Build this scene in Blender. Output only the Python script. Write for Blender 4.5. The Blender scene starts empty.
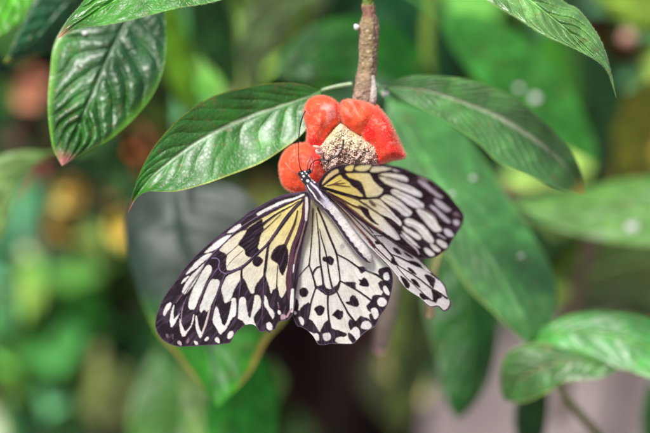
import bpy, bmesh, math, random
import numpy as np
from mathutils import Vector, Matrix
random.seed(7); rng = np.random.default_rng(7)
SC = bpy.context.scene
COL = SC.collection

# ------------------------------------------------------------------ camera
PITCH = math.radians(14)
cam_d = bpy.data.cameras.new('camera'); cam = bpy.data.objects.new('camera', cam_d); COL.objects.link(cam)
cam_d.lens = 100; cam_d.sensor_width = 36; cam_d.clip_start = 0.02; cam_d.clip_end = 500
cam.location = (0, -0.57, 1.25); cam.rotation_euler = (math.radians(90) - PITCH, 0, 0)
SC.camera = cam
F = 0.586
cam_d.dof.use_dof = True; cam_d.dof.focus_distance = F; cam_d.dof.aperture_fstop = 4.2; cam_d.dof.aperture_blades = 9
CR = np.array(cam.rotation_euler.to_matrix()); CP = np.array(cam.location)

def at(px, py, d):
    """points of the place, measured from the photograph: arrays of image position and metric distance -> world"""
    px = np.asarray(px, float); py = np.asarray(py, float); d = np.asarray(d, float)
    c = np.stack(np.broadcast_arrays((px - 325) / 650 * 0.36 * d, -(py - 216.5) / 650 * 0.36 * d, -d), -1)
    return c @ CR.T + CP

# ------------------------------------------------------------------ object helpers
def mesh_obj(name, V, Fc, mat, parent=None, cols=None, smooth=True, origin=None, uv=None):
    V = np.asarray(V, float)
    pw = np.zeros(3); q_ = parent
    while q_ is not None: pw = pw+np.array(q_.location); q_ = q_.parent
    if origin is None:
        origin = pw if parent is not None else V.mean(0)
    me = bpy.data.meshes.new(name)
    loc = (V - origin)
    me.from_pydata(loc.tolist(), [], [tuple(int(i) for i in f) for f in Fc] if not isinstance(Fc, np.ndarray) else Fc.tolist())
    if cols is not None:
        ca = me.color_attributes.new('tint', 'FLOAT_COLOR', 'POINT')
        c4 = np.ones((len(V), 4), np.float32); c4[:, :3] = cols[:, :3]
        if cols.shape[1] > 3: c4[:, 3] = cols[:, 3]
        ca.data.foreach_set('color', c4.ravel())
    if smooth:
        me.polygons.foreach_set('use_smooth', np.ones(len(me.polygons), bool))
    me.materials.append(mat)
    me.update()
    o = bpy.data.objects.new(name, me); COL.objects.link(o)
    if parent is not None:
        o.parent = parent
        o.location = tuple(np.array(origin) - pw)
    else:
        o.location = tuple(origin)
    return o

def thing(name, loc, label, cat, group=None):
    o = bpy.data.objects.new(name, None); COL.objects.link(o); o.empty_display_size = 0.01
    o.location = tuple(loc); o['label'] = label; o['category'] = cat
    if group: o['group'] = group
    return o
def tag(o, label, cat, group=None):
    o['label'] = label; o['category'] = cat
    if group: o['group'] = group
    return o

# ------------------------------------------------------------------ curves and polygons
def crom(P, n=4, closed=True):
    P = np.asarray(P, float); m = len(P); out = []
    rngk = range(m) if closed else range(m - 1)
    for i in rngk:
        if closed: p0, p1, p2, p3 = P[i-1], P[i], P[(i+1) % m], P[(i+2) % m]
        else: p0, p1, p2, p3 = P[max(i-1, 0)], P[i], P[i+1], P[min(i+2, m-1)]
        for k in range(n):
            t = k / n
            out.append(0.5*((2*p1) + (-p0+p2)*t + (2*p0-5*p1+4*p2-p3)*t*t + (-p0+3*p1-3*p2+p3)*t**3))
    if not closed: out.append(P[-1])
    return np.array(out)

def resample(P, us, n=8):
    """open smooth curve through P sampled at normalised arc length us"""
    Q = crom(P, n, closed=False)
    L = np.r_[0, np.cumsum(np.linalg.norm(np.diff(Q[:, :2], axis=0), axis=1))]; L /= L[-1]
    return np.stack([np.interp(us, L, Q[:, k]) for k in range(Q.shape[1])], -1)

def sdf(poly, X, Y):
    """signed distance, positive inside"""
    P = np.asarray(poly, float); Q = np.roll(P, -1, 0)
    d2 = np.full(X.shape, 1e18); ins = np.zeros(X.shape, bool)
    for (ax, ay), (bx, by) in zip(P, Q):
        ex, ey = bx-ax, by-ay; l = ex*ex+ey*ey+1e-12
        t = np.clip(((X-ax)*ex+(Y-ay)*ey)/l, 0, 1)
        d2 = np.minimum(d2, (X-ax-t*ex)**2+(Y-ay-t*ey)**2)
        if ay != by:
            c = ((ay > Y) != (by > Y)) & (X < (bx-ax)*(Y-ay)/(by-ay)+ax)
            ins ^= c
    d = np.sqrt(d2)
    return np.where(ins, d, -d)

def sstep(a, b, x):
    t = np.clip((x-a)/(b-a), 0, 1); return t*t*(3-2*t)

def lin(*c):   # sRGB 0-255 -> linear
    c = np.array(c, float)/255
    return np.where(c <= .04045, c/12.92, ((c+.055)/1.055)**2.4)

def vnoise(X, Y, s, seed=0):
    """smooth value noise 0..1"""
    r = np.random.default_rng(seed); T = r.random((64, 64))
    x = X/s+100; y = Y/s+100; xi = np.floor(x).astype(int); yi = np.floor(y).astype(int)
    fx = x-xi; fy = y-yi; fx = fx*fx*(3-2*fx); fy = fy*fy*(3-2*fy)
    g = lambda a, b: T[a % 64, b % 64]
    return (g(xi, yi)*(1-fx)+g(xi+1, yi)*fx)*(1-fy)+(g(xi, yi+1)*(1-fx)+g(xi+1, yi+1)*fx)*fy

# ------------------------------------------------------------------ materials
def nmat(name):
    m = bpy.data.materials.new(name); m.use_nodes = True
    nt = m.node_tree; return m, nt, nt.nodes['Principled BSDF']
def N(nt, t, **kw):
    n = nt.nodes.new(t)
    for k, v in kw.items(): setattr(n, k, v)
    return n
def tintmat(name, rough=.5, spec=.5, noise=0., nscale=400, bump=0., bscale=800, transl=0., sheen=0., coat=0., sss=0., vary=.25, bdist=.0003, ret=0.):
    """colour from the mesh's own tint layer, broken up by procedural noise; optional bump / translucency"""
    m, nt, b = nmat(name); L = nt.links.new
    at_ = N(nt, 'ShaderNodeVertexColor', layer_name='tint')
    tc = N(nt, 'ShaderNodeTexCoord')
    nz = N(nt, 'ShaderNodeTexNoise'); nz.inputs['Scale'].default_value = nscale; nz.inputs['Detail'].default_value = 6
    L(tc.outputs['Object'], nz.inputs['Vector'])
    mr = N(nt, 'ShaderNodeMapRange'); mr.inputs['From Min'].default_value = .25; mr.inputs['From Max'].default_value = .75
    mr.inputs['To Min'].default_value = 1-vary; mr.inputs['To Max'].default_value = 1+vary
    L(nz.outputs['Fac'], mr.inputs['Value'])
    mx = N(nt, 'ShaderNodeMix', data_type='RGBA', blend_type='MULTIPLY'); mx.inputs['Factor'].default_value = 1
    L(at_.outputs['Color'], mx.inputs['A']); L(mr.outputs['Result'], mx.inputs['B'])
    L(mx.outputs['Result'], b.inputs['Base Color'])
    b.inputs['Roughness'].default_value = rough; b.inputs['Specular IOR Level'].default_value = spec
    if coat: b.inputs['Coat Weight'].default_value = coat; b.inputs['Coat Roughness'].default_value = .32
    if sheen:
        b.inputs['Sheen Weight'].default_value = sheen; b.inputs['Sheen Roughness'].default_value = .4
    if sss:
        b.inputs['Subsurface Weight'].default_value = sss; b.inputs['Subsurface Radius'].default_value = (.003, .001, .0006); b.inputs['Subsurface Scale'].default_value = 1
    if bump:
        n2 = N(nt, 'ShaderNodeTexNoise'); n2.inputs['Scale'].default_value = bscale; n2.inputs['Detail'].default_value = 4
        L(tc.outputs['Object'], n2.inputs['Vector'])
        bp = N(nt, 'ShaderNodeBump'); bp.inputs['Strength'].default_value = bump; bp.inputs['Distance'].default_value = bdist
        if ret:
            vo = N(nt, 'ShaderNodeTexVoronoi', feature='DISTANCE_TO_EDGE'); vo.inputs['Scale'].default_value = ret
            L(tc.outputs['Object'], vo.inputs['Vector'])
            ra = N(nt, 'ShaderNodeMapRange'); ra.inputs['From Max'].default_value = .16; L(vo.outputs['Distance'], ra.inputs['Value'])
            ad = N(nt, 'ShaderNodeMath', operation='MULTIPLY_ADD'); ad.inputs[1].default_value = .6
            L(ra.outputs['Result'], ad.inputs[0]); L(n2.outputs['Fac'], ad.inputs[2]); L(ad.outputs[0], bp.inputs['Height'])
            m3 = N(nt, 'ShaderNodeMix', data_type='RGBA', blend_type='MIX')
            m4 = N(nt, 'ShaderNodeMapRange'); m4.inputs['To Min'].default_value = .18; m4.inputs['To Max'].default_value = 0.
            L(ra.outputs['Result'], m4.inputs['Value']); L(m4.outputs['Result'], m3.inputs['Factor']); L(mx.outputs['Result'], m3.inputs['A']); m3.inputs['B'].default_value = (.16, .30, .08, 1)
            L(m3.outputs['Result'], b.inputs['Base Color'])
            nr_ = N(nt, 'ShaderNodeMapRange'); nr_.inputs['From Min'].default_value = .3; nr_.inputs['From Max'].default_value = .7
            nr_.inputs['To Min'].default_value = rough-.08; nr_.inputs['To Max'].default_value = rough+.14; L(nz.outputs['Fac'], nr_.inputs['Value']); L(nr_.outputs['Result'], b.inputs['Roughness'])
        else: L(n2.outputs['Fac'], bp.inputs['Height'])
        L(bp.outputs['Normal'], b.inputs['Normal'])
    if transl:
        tr = N(nt, 'ShaderNodeBsdfTranslucent'); L(mx.outputs['Result'], tr.inputs['Color'])
        ms = N(nt, 'ShaderNodeMixShader'); ms.inputs[0].default_value = transl
        out = nt.nodes['Material Output']
        L(b.outputs[0], ms.inputs[1]); L(tr.outputs[0], ms.inputs[2]); L(ms.outputs[0], out.inputs['Surface'])
    return m
def plainmat(name, col, rough=.6, vary=.25, nscale=200, **kw):
    m, nt, b = nmat(name); L = nt.links.new
    tc = N(nt, 'ShaderNodeTexCoord'); nz = N(nt, 'ShaderNodeTexNoise'); nz.inputs['Scale'].default_value = nscale; nz.inputs['Detail'].default_value = 5
    L(tc.outputs['Object'], nz.inputs['Vector'])
    cr = N(nt, 'ShaderNodeValToRGB')
    c = np.array(col)
    cr.color_ramp.elements[0].position = .3; cr.color_ramp.elements[1].position = .7
    cr.color_ramp.elements[0].color = (*np.clip(c*(1-vary), 0, 1), 1); cr.color_ramp.elements[1].color = (*np.clip(c*(1+vary), 0, 1), 1)
    L(nz.outputs['Fac'], cr.inputs['Fac']); L(cr.outputs['Color'], b.inputs['Base Color'])
    b.inputs['Roughness'].default_value = rough
    return m
M = {}
M['wing'] = tintmat('wing_scales', rough=.6, spec=.12, nscale=1500, vary=.10, bump=.35, bscale=4000, transl=.22, bdist=.00015)
M['wing_soft'] = M['wing']
M['body'] = tintmat('butterfly_body', rough=.6, spec=.4, nscale=2500, vary=.15, bump=.6, bscale=3500, sheen=.3)
M['leaf'] = tintmat('glossy_leaf', rough=.37, spec=.5, nscale=180, vary=.2, bump=.7, bscale=900, transl=.10, coat=.6, bdist=.0002, ret=650)
M['leaf_matt'] = tintmat('soft_leaf', rough=.42, spec=.42, nscale=150, vary=.2, bump=.3, bscale=600, transl=.2, bdist=.0004)
M['far'] = tintmat('far_foliage', rough=.45, spec=.2, nscale=25, vary=.3, transl=.2)
M['petal'] = tintmat('velvet_bract', rough=.55, spec=.3, nscale=900, vary=.16, bump=.5, bscale=2200, sheen=.2, sss=.15, bdist=.0005)
M['fuzz'] = tintmat('bract_hair', rough=.6, spec=.3, nscale=900, vary=.1, transl=.3)
M['floret'] = tintmat('floret', rough=.6, spec=.3, nscale=2500, vary=.2, bump=.5, bscale=4000, sss=.1)
M['bark'] = tintmat('bark', rough=.9, spec=.08, nscale=500, vary=.35, bump=1., bscale=900, bdist=.0012)
M['black'] = plainmat('antenna_black', (.012, .010, .014), .45, .3, 3000)
M['white'] = plainmat('white_droplet', (.75, .75, .73), .5, .05, 400)
# ------------------------------------------------------------------ butterfly wings
DARK = lin(40, 30, 38); DARK2 = lin(30, 18, 26)
VIOL = lin(106, 82, 120); WHITE = lin(240, 238, 232); CREAM = lin(230, 222, 192); TAN = lin(200, 150, 120)
YEL = lin(236, 220, 140); GREY = lin(214, 214, 214); LILAC = lin(176, 164, 180); BRN = lin(120, 85, 85)

def wing(name, parent, outline, base, pale, ops, depth, step=.42, margin=0., relief=.00022, seed=1, label=None, erode=-.12):
    ol = crom(outline, 3)
    x0, y0 = ol.min(0)-1; x1, y1 = ol.max(0)+1
    gx = np.arange(x0, x1, step); gy = np.arange(y0, y1, step)
    X, Y = np.meshgrid(gx, gy); ny, nx = X.shape
    S = sdf(ol, X, Y)
    # ragged fringe of scales
    keep = S > -step*1.0
    gxx = np.gradient(S, step, axis=1); gyy = np.gradient(S, step, axis=0)
    out = keep & (S < 0)
    X = np.where(out, X - gxx*S, X); Y = np.where(out, Y - gyy*S, Y)
    col = np.zeros(X.shape+(3,)); pal = pale(X, Y)
    col[:] = pal if isinstance(base, str) else base
    hgt = np.zeros(X.shape)
    wob = (vnoise(X, Y, 1.3, seed)-.5)*.7 + (vnoise(X, Y, .6, seed+5)-.5)*.35
    for op in ops:
        kind = op[0]
        if kind == 'p' or kind == 's':
            if kind == 'p':
                poly = crom(op[1], 4); c = op[2] if len(op) > 2 else 'P'; soft = op[3] if len(op) > 3 else .72
                bx0, by0 = poly.min(0)-2.5; bx1, by1 = poly.max(0)+2.5
            else:
                pts = crom(op[1], 5, closed=False); c = op[3]; soft = op[4] if len(op) > 4 else .5
                bx0, by0 = pts.min(0)-5; bx1, by1 = pts.max(0)+5
            i0, i1 = np.searchsorted(gx, [bx0, bx1]); j0, j1 = np.searchsorted(gy, [by0, by1])
            if i0 >= i1 or j0 >= j1: continue
            sl = (slice(j0, j1), slice(i0, i1)); xs, ys = X[sl], Y[sl]
            if kind == 'p':
                d = sdf(poly, xs, ys)
            else:
                w = np.interp(np.linspace(0, 1, len(pts)), np.linspace(0, 1, len(op[2])), op[2])/2
                d = np.full(xs.shape, -1e9)
                for k in range(len(pts)-1):
                    a, b = pts[k], pts[k+1]; e = b-a; l = e@e+1e-9
                    t = np.clip(((xs-a[0])*e[0]+(ys-a[1])*e[1])/l, 0, 1)
                    dd = np.sqrt((xs-a[0]-t*e[0])**2+(ys-a[1]-t*e[1])**2)
                    d = np.maximum(d, (w[k]*(1-t)+w[k+1]*t)-dd)
            lum_c = 1. if isinstance(c, str) else float(np.mean(c))
            grow = (-erode if kind == 'p' else 0) if lum_c > .2 else (.0 if kind == 'p' else .02)
            a = sstep(-soft, soft, d + grow + wob[sl]*(.8 if kind == 'p' else .35))
            if len(op) > 4 and kind == 'p': a = a*op[4]
            if isinstance(c, str): cc = pal[sl]
            else: cc = c
            col[sl] = col[sl]*(1-a[..., None]) + cc*a[..., None]
            if kind == 's' and not isinstance(c, str): hgt[sl] = np.maximum(hgt[sl], a)
    # scale speckle, brownish rims, wear
    sp = rng.normal(0, 1, X.shape)
    lum = col.mean(-1, keepdims=True)
    col = col*(1+.045*sp[..., None]) + .006*np.abs(rng.normal(0, 1, X.shape))[..., None]*np.array([1, .9, 1.05])
    mott = vnoise(X, Y, 9, seed+9)[..., None]; fine = vnoise(X, Y, 1.1, seed+12)[..., None]
    an = np.arctan2(Y-195, X-312); ray = vnoise(an*95, np.hypot(X-312, Y-195)*.12, 1.0, seed+13)[..., None]
    lum = col.mean(-1, keepdims=True); dk = sstep(.12, .03, lum)
    col = col*(.88+.24*mott)*(.93+.14*fine)
    col = col*(1+dk*(.6*ray-.25))+dk*sstep(.5, .9, ray)*.2*lin(112, 92, 120)
    col = col*(1-(1-dk)*.12*sstep(.4, .8, ray))
    # brownish seam where pale meets dark
    seam = np.clip(1-np.abs(lum-.22)/.18, 0, 1); col = col*(1-seam*.35)+seam*.35*lin(122, 92, 80)
    rim = sstep(1.3, .2, S)[..., None]
    col = col*(1-rim*.5*(lum < .15)) + rim*.5*(lum < .15)*lin(120, 100, 120)
    D = depth(X, Y) - relief*hgt + .0005*(vnoise(X, Y, 22, seed+2)-.5)
    idx = np.full(X.shape, -1); idx[keep] = np.arange(keep.sum())
    V = at(X[keep], Y[keep], D[keep])
    q = np.stack([idx[:-1, :-1], idx[1:, :-1], idx[1:, 1:], idx[:-1, 1:]], -1).reshape(-1, 4)
    q = q[(q >= 0).all(1)]
    return mesh_obj(name, V, q, M['wing'], parent, np.clip(col[keep], 0, 1))

RT = (312, 197)
def fade(X, Y, r0, r1, root=RT):
    return sstep(r0, r1, np.hypot(X-root[0], Y-root[1]))[..., None]
def pale_lfw(X, Y):
    a = fade(X, Y, 30, 90); b = fade(X, Y, 80, 135)
    return (YEL*(1-a)+CREAM*a)*(1-b)+lin(232, 231, 222)*b
def pale_hw(X, Y):
    a = fade(X, Y, 8, 75)
    return lin(214, 207, 168)*(1-a)+lin(230, 228, 218)*a
def pale_rfw(X, Y):
    a = fade(X, Y, 22, 60, (322, 187)); b = fade(X, Y, 48, 88, (322, 187))
    return (lin(242, 222, 120)*(1-a)+lin(238, 228, 182)*a)*(1-b)+lin(236, 235, 234)*b
def pale_rhw(X, Y):
    a = fade(X, Y, 15, 70, (325, 195))
    return lin(240, 226, 200)*(1-a)+lin(244, 242, 240)*a

BF = thing('butterfly', at(330, 215, F), 'black and white paper kite butterfly with spread wings clinging to the red flower head', 'butterfly')

LFW = [(304,191),(298,192.5),(288,193.5),(279,196),(270,200),(262,204.5),(255,208.5),(250,211),(240,219),(230,226.5),(220,234),(212,240.5),(205,247),(195,256),(187,265),(180,274),(174,283),(170,288),(164,297),(160,305),(157,313),(155.5,320),(155,326),(158,334),(164,341),(172,345),(180,346.8),(190,346.5),(200,345.8),(215,345),(223,344),(230,343),(232,340),(234,336),(237,331.5),(240,329.5),(243,326.5),(246,325),(250,324),(254,325),(257,327.5),(259.5,331.5),(262,332.3),(265.5,331),(267.5,332),(270.5,333.5),(272,330),(275.5,329.5),(277,325),(281,321),(287,320.5),(289.5,318),(292.5,314.5),(295,305),(296.5,292),(299,277),(299.5,268),(303,245),(308,225),(309.5,215),(310.5,205),(311,199),(309,193)]
Z = [(302.5,201.5),(296,209),(287,221.5),(280,231),(271,243),(269.5,247),(268.3,257),(267,268),(266,276),(269,285),(271,293),(272.5,290),(276,288),(278,287),(279,292),(281,297.5),(284,294),(287.3,287),(288.8,274),(290,262),(291.5,255),(294,245),(298,235),(301,227),(302.5,215),(303.2,204)]
lfw_ops = [
 ('p', [(264,206),(275,200),(288,196),(300,194),(301,192.5),(288,194.3),(276,198.5),(262,206),(240,221),(214,242),(216,243),(240,223)], VIOL, .8, .45),
 ('p', [(257,213.5),(265,209),(275,204),(285,200),(295,197.5),(303,194),(303.5,195.6),(295,199.5),(285,202.5),(275,207),(265,212),(259,215.5)], WHITE),
 ('p', [(301,199),(285,206.5),(275,211.5),(262,218.6),(250,226),(246,230),(240,232),(230,239),(221,248),(220,250.5),(227,254.5),(226.5,260),(227.5,270),(238,267.3),(245,262.8),(255,254),(262,248),(268,241),(273,234),(279.5,225.5),(289,212),(299,201.5)]),
 ('p', [(262,219),(263,226),(264,229),(261,235),(259.5,242),(258,247),(259,251),(253,257),(248,257),(245,254),(244.5,250),(241,247),(238,244.3),(242,238),(246,232),(247,229),(254,224)], DARK2),
 ('s', [(299,201),(290,206.5),(275,215),(263,224.5)], (.8,1.6,2.4), DARK), ('s', [(283,210),(272,217),(262,224)], (1,2), DARK), ('s', [(281,214),(270,224.5),(261,232.5)], (.6,1.4), DARK),
 ('s', [(243,250),(234,258),(227,266)], (.5,.5), BRN, .5), ('s', [(238,244.5),(231,251),(226,255)], (.5,1.2), BRN, .5),
 ('p', [(243.5,269),(251,262.2),(259,255),(267,247.2),(266,253),(265.4,262),(264.2,273),(260,279),(255,286),(254,292),(251.5,294),(249,289),(246,282),(243,277),(242.6,272)]),
 ('p', [(257.5,256),(262,258.5),(263,262),(258,267),(253,264.5),(252.5,260.5)], DARK2),
 ('p', [(239.5,299),(244,297.3),(247,301),(253,297),(256.5,295),(260,297),(260.8,305),(259,309),(256,313),(253.5,318),(255,324),(258,330),(257,330),(253,325),(249,325),(245.5,324.5),(243,321),(238,318),(238,310)]),
 ('p', [(247,296),(250,293.5),(253.5,294),(254.3,298),(253,306),(251.5,313),(250,317.5),(248.5,316),(247,309),(246,302)], DARK),
 ('p', [(226.5,277),(231,274),(240,270.3),(240.6,275),(240,280),(236,286),(233,292),(231.5,297),(229,301),(225,302.5),(223,296),(221.5,289),(223.5,283)]),
 ('p', [(216,307),(219,310),(222,314),(229,302),(233,298),(235.5,299),(236.3,306),(235.5,315),(232,318),(229,323),(226.5,328),(223,332),(220,333.8),(216.5,328),(212.8,321),(213.5,314)], WHITE),
 ('p', [(218.5,309),(221,306),(226,303.5),(231.3,300.5),(231,306),(229,315),(226.5,322.5),(224.3,325.8),(222,323),(220,316)], DARK),
 ('p', [(227.8,335),(229.5,332),(232.5,331),(233.5,333),(232,337),(229,338.8),(227.7,337.5)], WHITE), ('p', [(214.8,339),(217,337),(219.3,340),(219,342.7),(216.5,342)], WHITE), ('p', [(204.5,340),(206.5,337.3),(208.5,337.3),(208,339.6),(206,341)], WHITE),
 ('p', [(211,280.3),(215,279.3),(219,280.5),(219.3,284),(216,294),(212,303),(210,307),(207,311.5),(204,309.5),(201,312.5),(199.8,308),(203,299),(207,288)]),
 ('p', [(195.5,317),(197,317),(198.5,326),(201,332),(202.7,333.5),(201.8,336),(200,337.8),(198,334),(196,327)], WHITE), ('s', [(202,334),(205.5,325),(208,316),(210,308)], (2,2.2,1.6), lin(214,196,190)),
 ('p', [(208.8,265),(211.5,267),(210.7,273),(206,281.5),(202,291),(198,300),(195,308),(191,309.3),(188.5,307),(189.5,299),(193,289),(198,280),(202,272),(206,266.5)]),
 ('p', [(179.8,319),(181.5,324),(184,330),(186,331),(191,325),(193.5,315),(193.8,318),(191.5,326),(187.5,331.5),(184.8,336),(182,335.6),(180,328)], WHITE), ('s', [(181.5,322),(181.8,312),(184,303)], (1,.8), LILAC, .6),
 ('p', [(204,263.8),(203,267.5),(199,274.5),(195,282),(190,289),(185,294),(182.3,291.5),(186,283),(191,276),(198,269)]),
 ('p', [(174,305),(173.3,314),(174,319),(176.5,316.5),(179.5,313.5),(175.5,322),(172,327),(170.5,325),(170,319),(171.5,311)], WHITE), ('s', [(178,314),(183,306),(187,297)], (1,.6), VIOL, .6),
 ('p', [(240,224),(240.5,228),(234,231.8),(227.5,233),(233,228)], WHITE),
 ('p', [(231,235),(227,240),(220,246.5),(213,250.5),(204.5,253),(211,246.5),(218,240.5),(226,236)], WHITE),
 ('p', [(211.5,253),(210,256),(203,262),(195,269),(186,274.5),(190,269),(197,261),(205,255)], WHITE),
 ('p', [(189,276),(186.5,279.5),(181.5,283.5),(184,279)], WHITE), ('p', [(170,302.5),(171,305.5),(167,312),(164.5,315.5),(163.3,313),(166,306)], WHITE),
 ('p', [(178,341),(180.5,341.5),(181.5,344.8),(179.5,345),(177.5,343)], lin(205,185,190)), ('p', [(186.5,341.5),(188.5,338),(189,340.5),(187.5,343)], lin(150,125,140)), ('p', [(194,341.5),(196.5,341.5),(198,344),(196,344.5)], WHITE), ('p', [(166,334),(168,334.5),(168.3,337.5),(166.5,337)], lin(130,110,130)), ('s', [(173,335),(173,339)], (1.2,1.2), lin(110,92,115)),
 ('p', Z), ('s', [(277.5,266),(276.8,280),(276.5,290)], (1,1,1.6), DARK),
 ('s', [(297.5,211),(295,222),(291,232),(286,243),(284,248)], (1.4,2.6,3.4,3.4), lin(84,60,54)),
 ('p', [(271,255),(275,248),(280,245),(285,244.5),(288,250),(288.6,257),(287.5,265),(285,271),(282.5,275.5),(279.5,271),(277.5,264),(273,261),(271,258)], DARK2),
 ('p', [(264.5,295),(267,299),(269,306),(272,309.5),(274.3,313),(274,316),(272.5,318.7),(270,314.5),(267,309),(264.7,306),(264,300)], WHITE),
 ('p', [(266.5,324),(269.5,322.3),(272,325.5),(272,329),(269.5,330.3),(267,328)], WHITE), ('p', [(278.2,310.5),(280,310.5),(280.8,313),(279.5,314.2),(278,313)], WHITE), ('p', [(281,315),(285,314.5),(285.5,318),(283,319.5),(281,319)], lin(186,158,164)), ('s', [(278,303),(279,308)], (1.6,1.6), lin(130,104,112)),
 ('s', [(306,197),(304,207),(303.5,216),(299,232),(293,248),(290,268),(289,282),(291,298)], (3,4,4.5,4.5,4.5,5.5,7,6), lin(82,52,66)),
 ('s', [(306.5,198),(306.8,207),(306,220)], (2.6,3.4,2.2), WHITE), ('s', [(305.5,222),(300.5,241),(296.5,254),(294,266),(293,273)], (1.3,1.6,1.8,1.6,1), lin(156,126,128)), ('s', [(294,265),(293.2,272)], (1.4,.8), WHITE),
 ('s', [(292.5,290),(292,300),(291.5,311)], (3,3.8,3.4), WHITE), ('s', [(291.5,309),(287,317)], (2,2), lin(190,150,165)),
 ('s', [(303,200),(295,207.5),(284,220.5),(275,234),(268.5,243),(255,255),(242,267),(225,274.5)], (2.8,3.4,3.2,2.6,2.2,1.8,1.8,2), DARK), ('s', [(300,202),(284,221),(275,234),(268.5,243),(255,255),(242,267),(226,274)], (.5,.7,.7,.7,.7), VIOL),
 ('s', [(268.8,243),(266.8,252),(265,266),(264,276),(263.5,300)], (1.8,1.8,1.8,1.8,1), DARK), ('s', [(264,278),(263.2,296),(262,320)], (.5,.5), VIOL),
 ('s', [(242,268),(241,275),(241.3,285),(238,300),(237,316)], (1.6,1.6,1.6,1.8), DARK), ('s', [(241,279),(239.5,292),(237.5,312)], (.5,.5), VIOL),
 ('s', [(225.5,274.5),(220,287),(215,302),(211.5,318)], (1.6,1.8,1.8,2), DARK), ('s', [(225,275),(219,290),(213,306)], (.6,.6), VIOL),
 ('s', [(212,258.5),(217,258.6),(219.5,262),(218.8,267),(221,271.5),(226,274)], (.9,1,1,1), lin(140,118,170)), ('s', [(219,267),(214,274),(207,284),(201,297),(197,312)], (.7,.8,.6,.5), VIOL),
 ('s', [(265,212),(240,228),(228,239),(210,257),(190,284),(176,303)], (.6,.8,.8,.6,.5), lin(140,112,150)), ('s', [(303,196.5),(285,204),(270,211)], (.6,.6), VIOL),
 ('s', [(207,263),(200,272),(190,286),(183,300)], (.8,.8,.5), DARK), 
]
wing('forewing', BF, LFW, DARK, pale_lfw, lfw_ops, lambda X, Y: F-.0028+.00002*(np.hypot(X-308, Y-195)) - .0016*np.exp(-((X-300)**2+(Y-200)**2)/900), seed=3)['label'] = 'fully spread forewing with large cream and yellow patches and a black bar'

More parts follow.
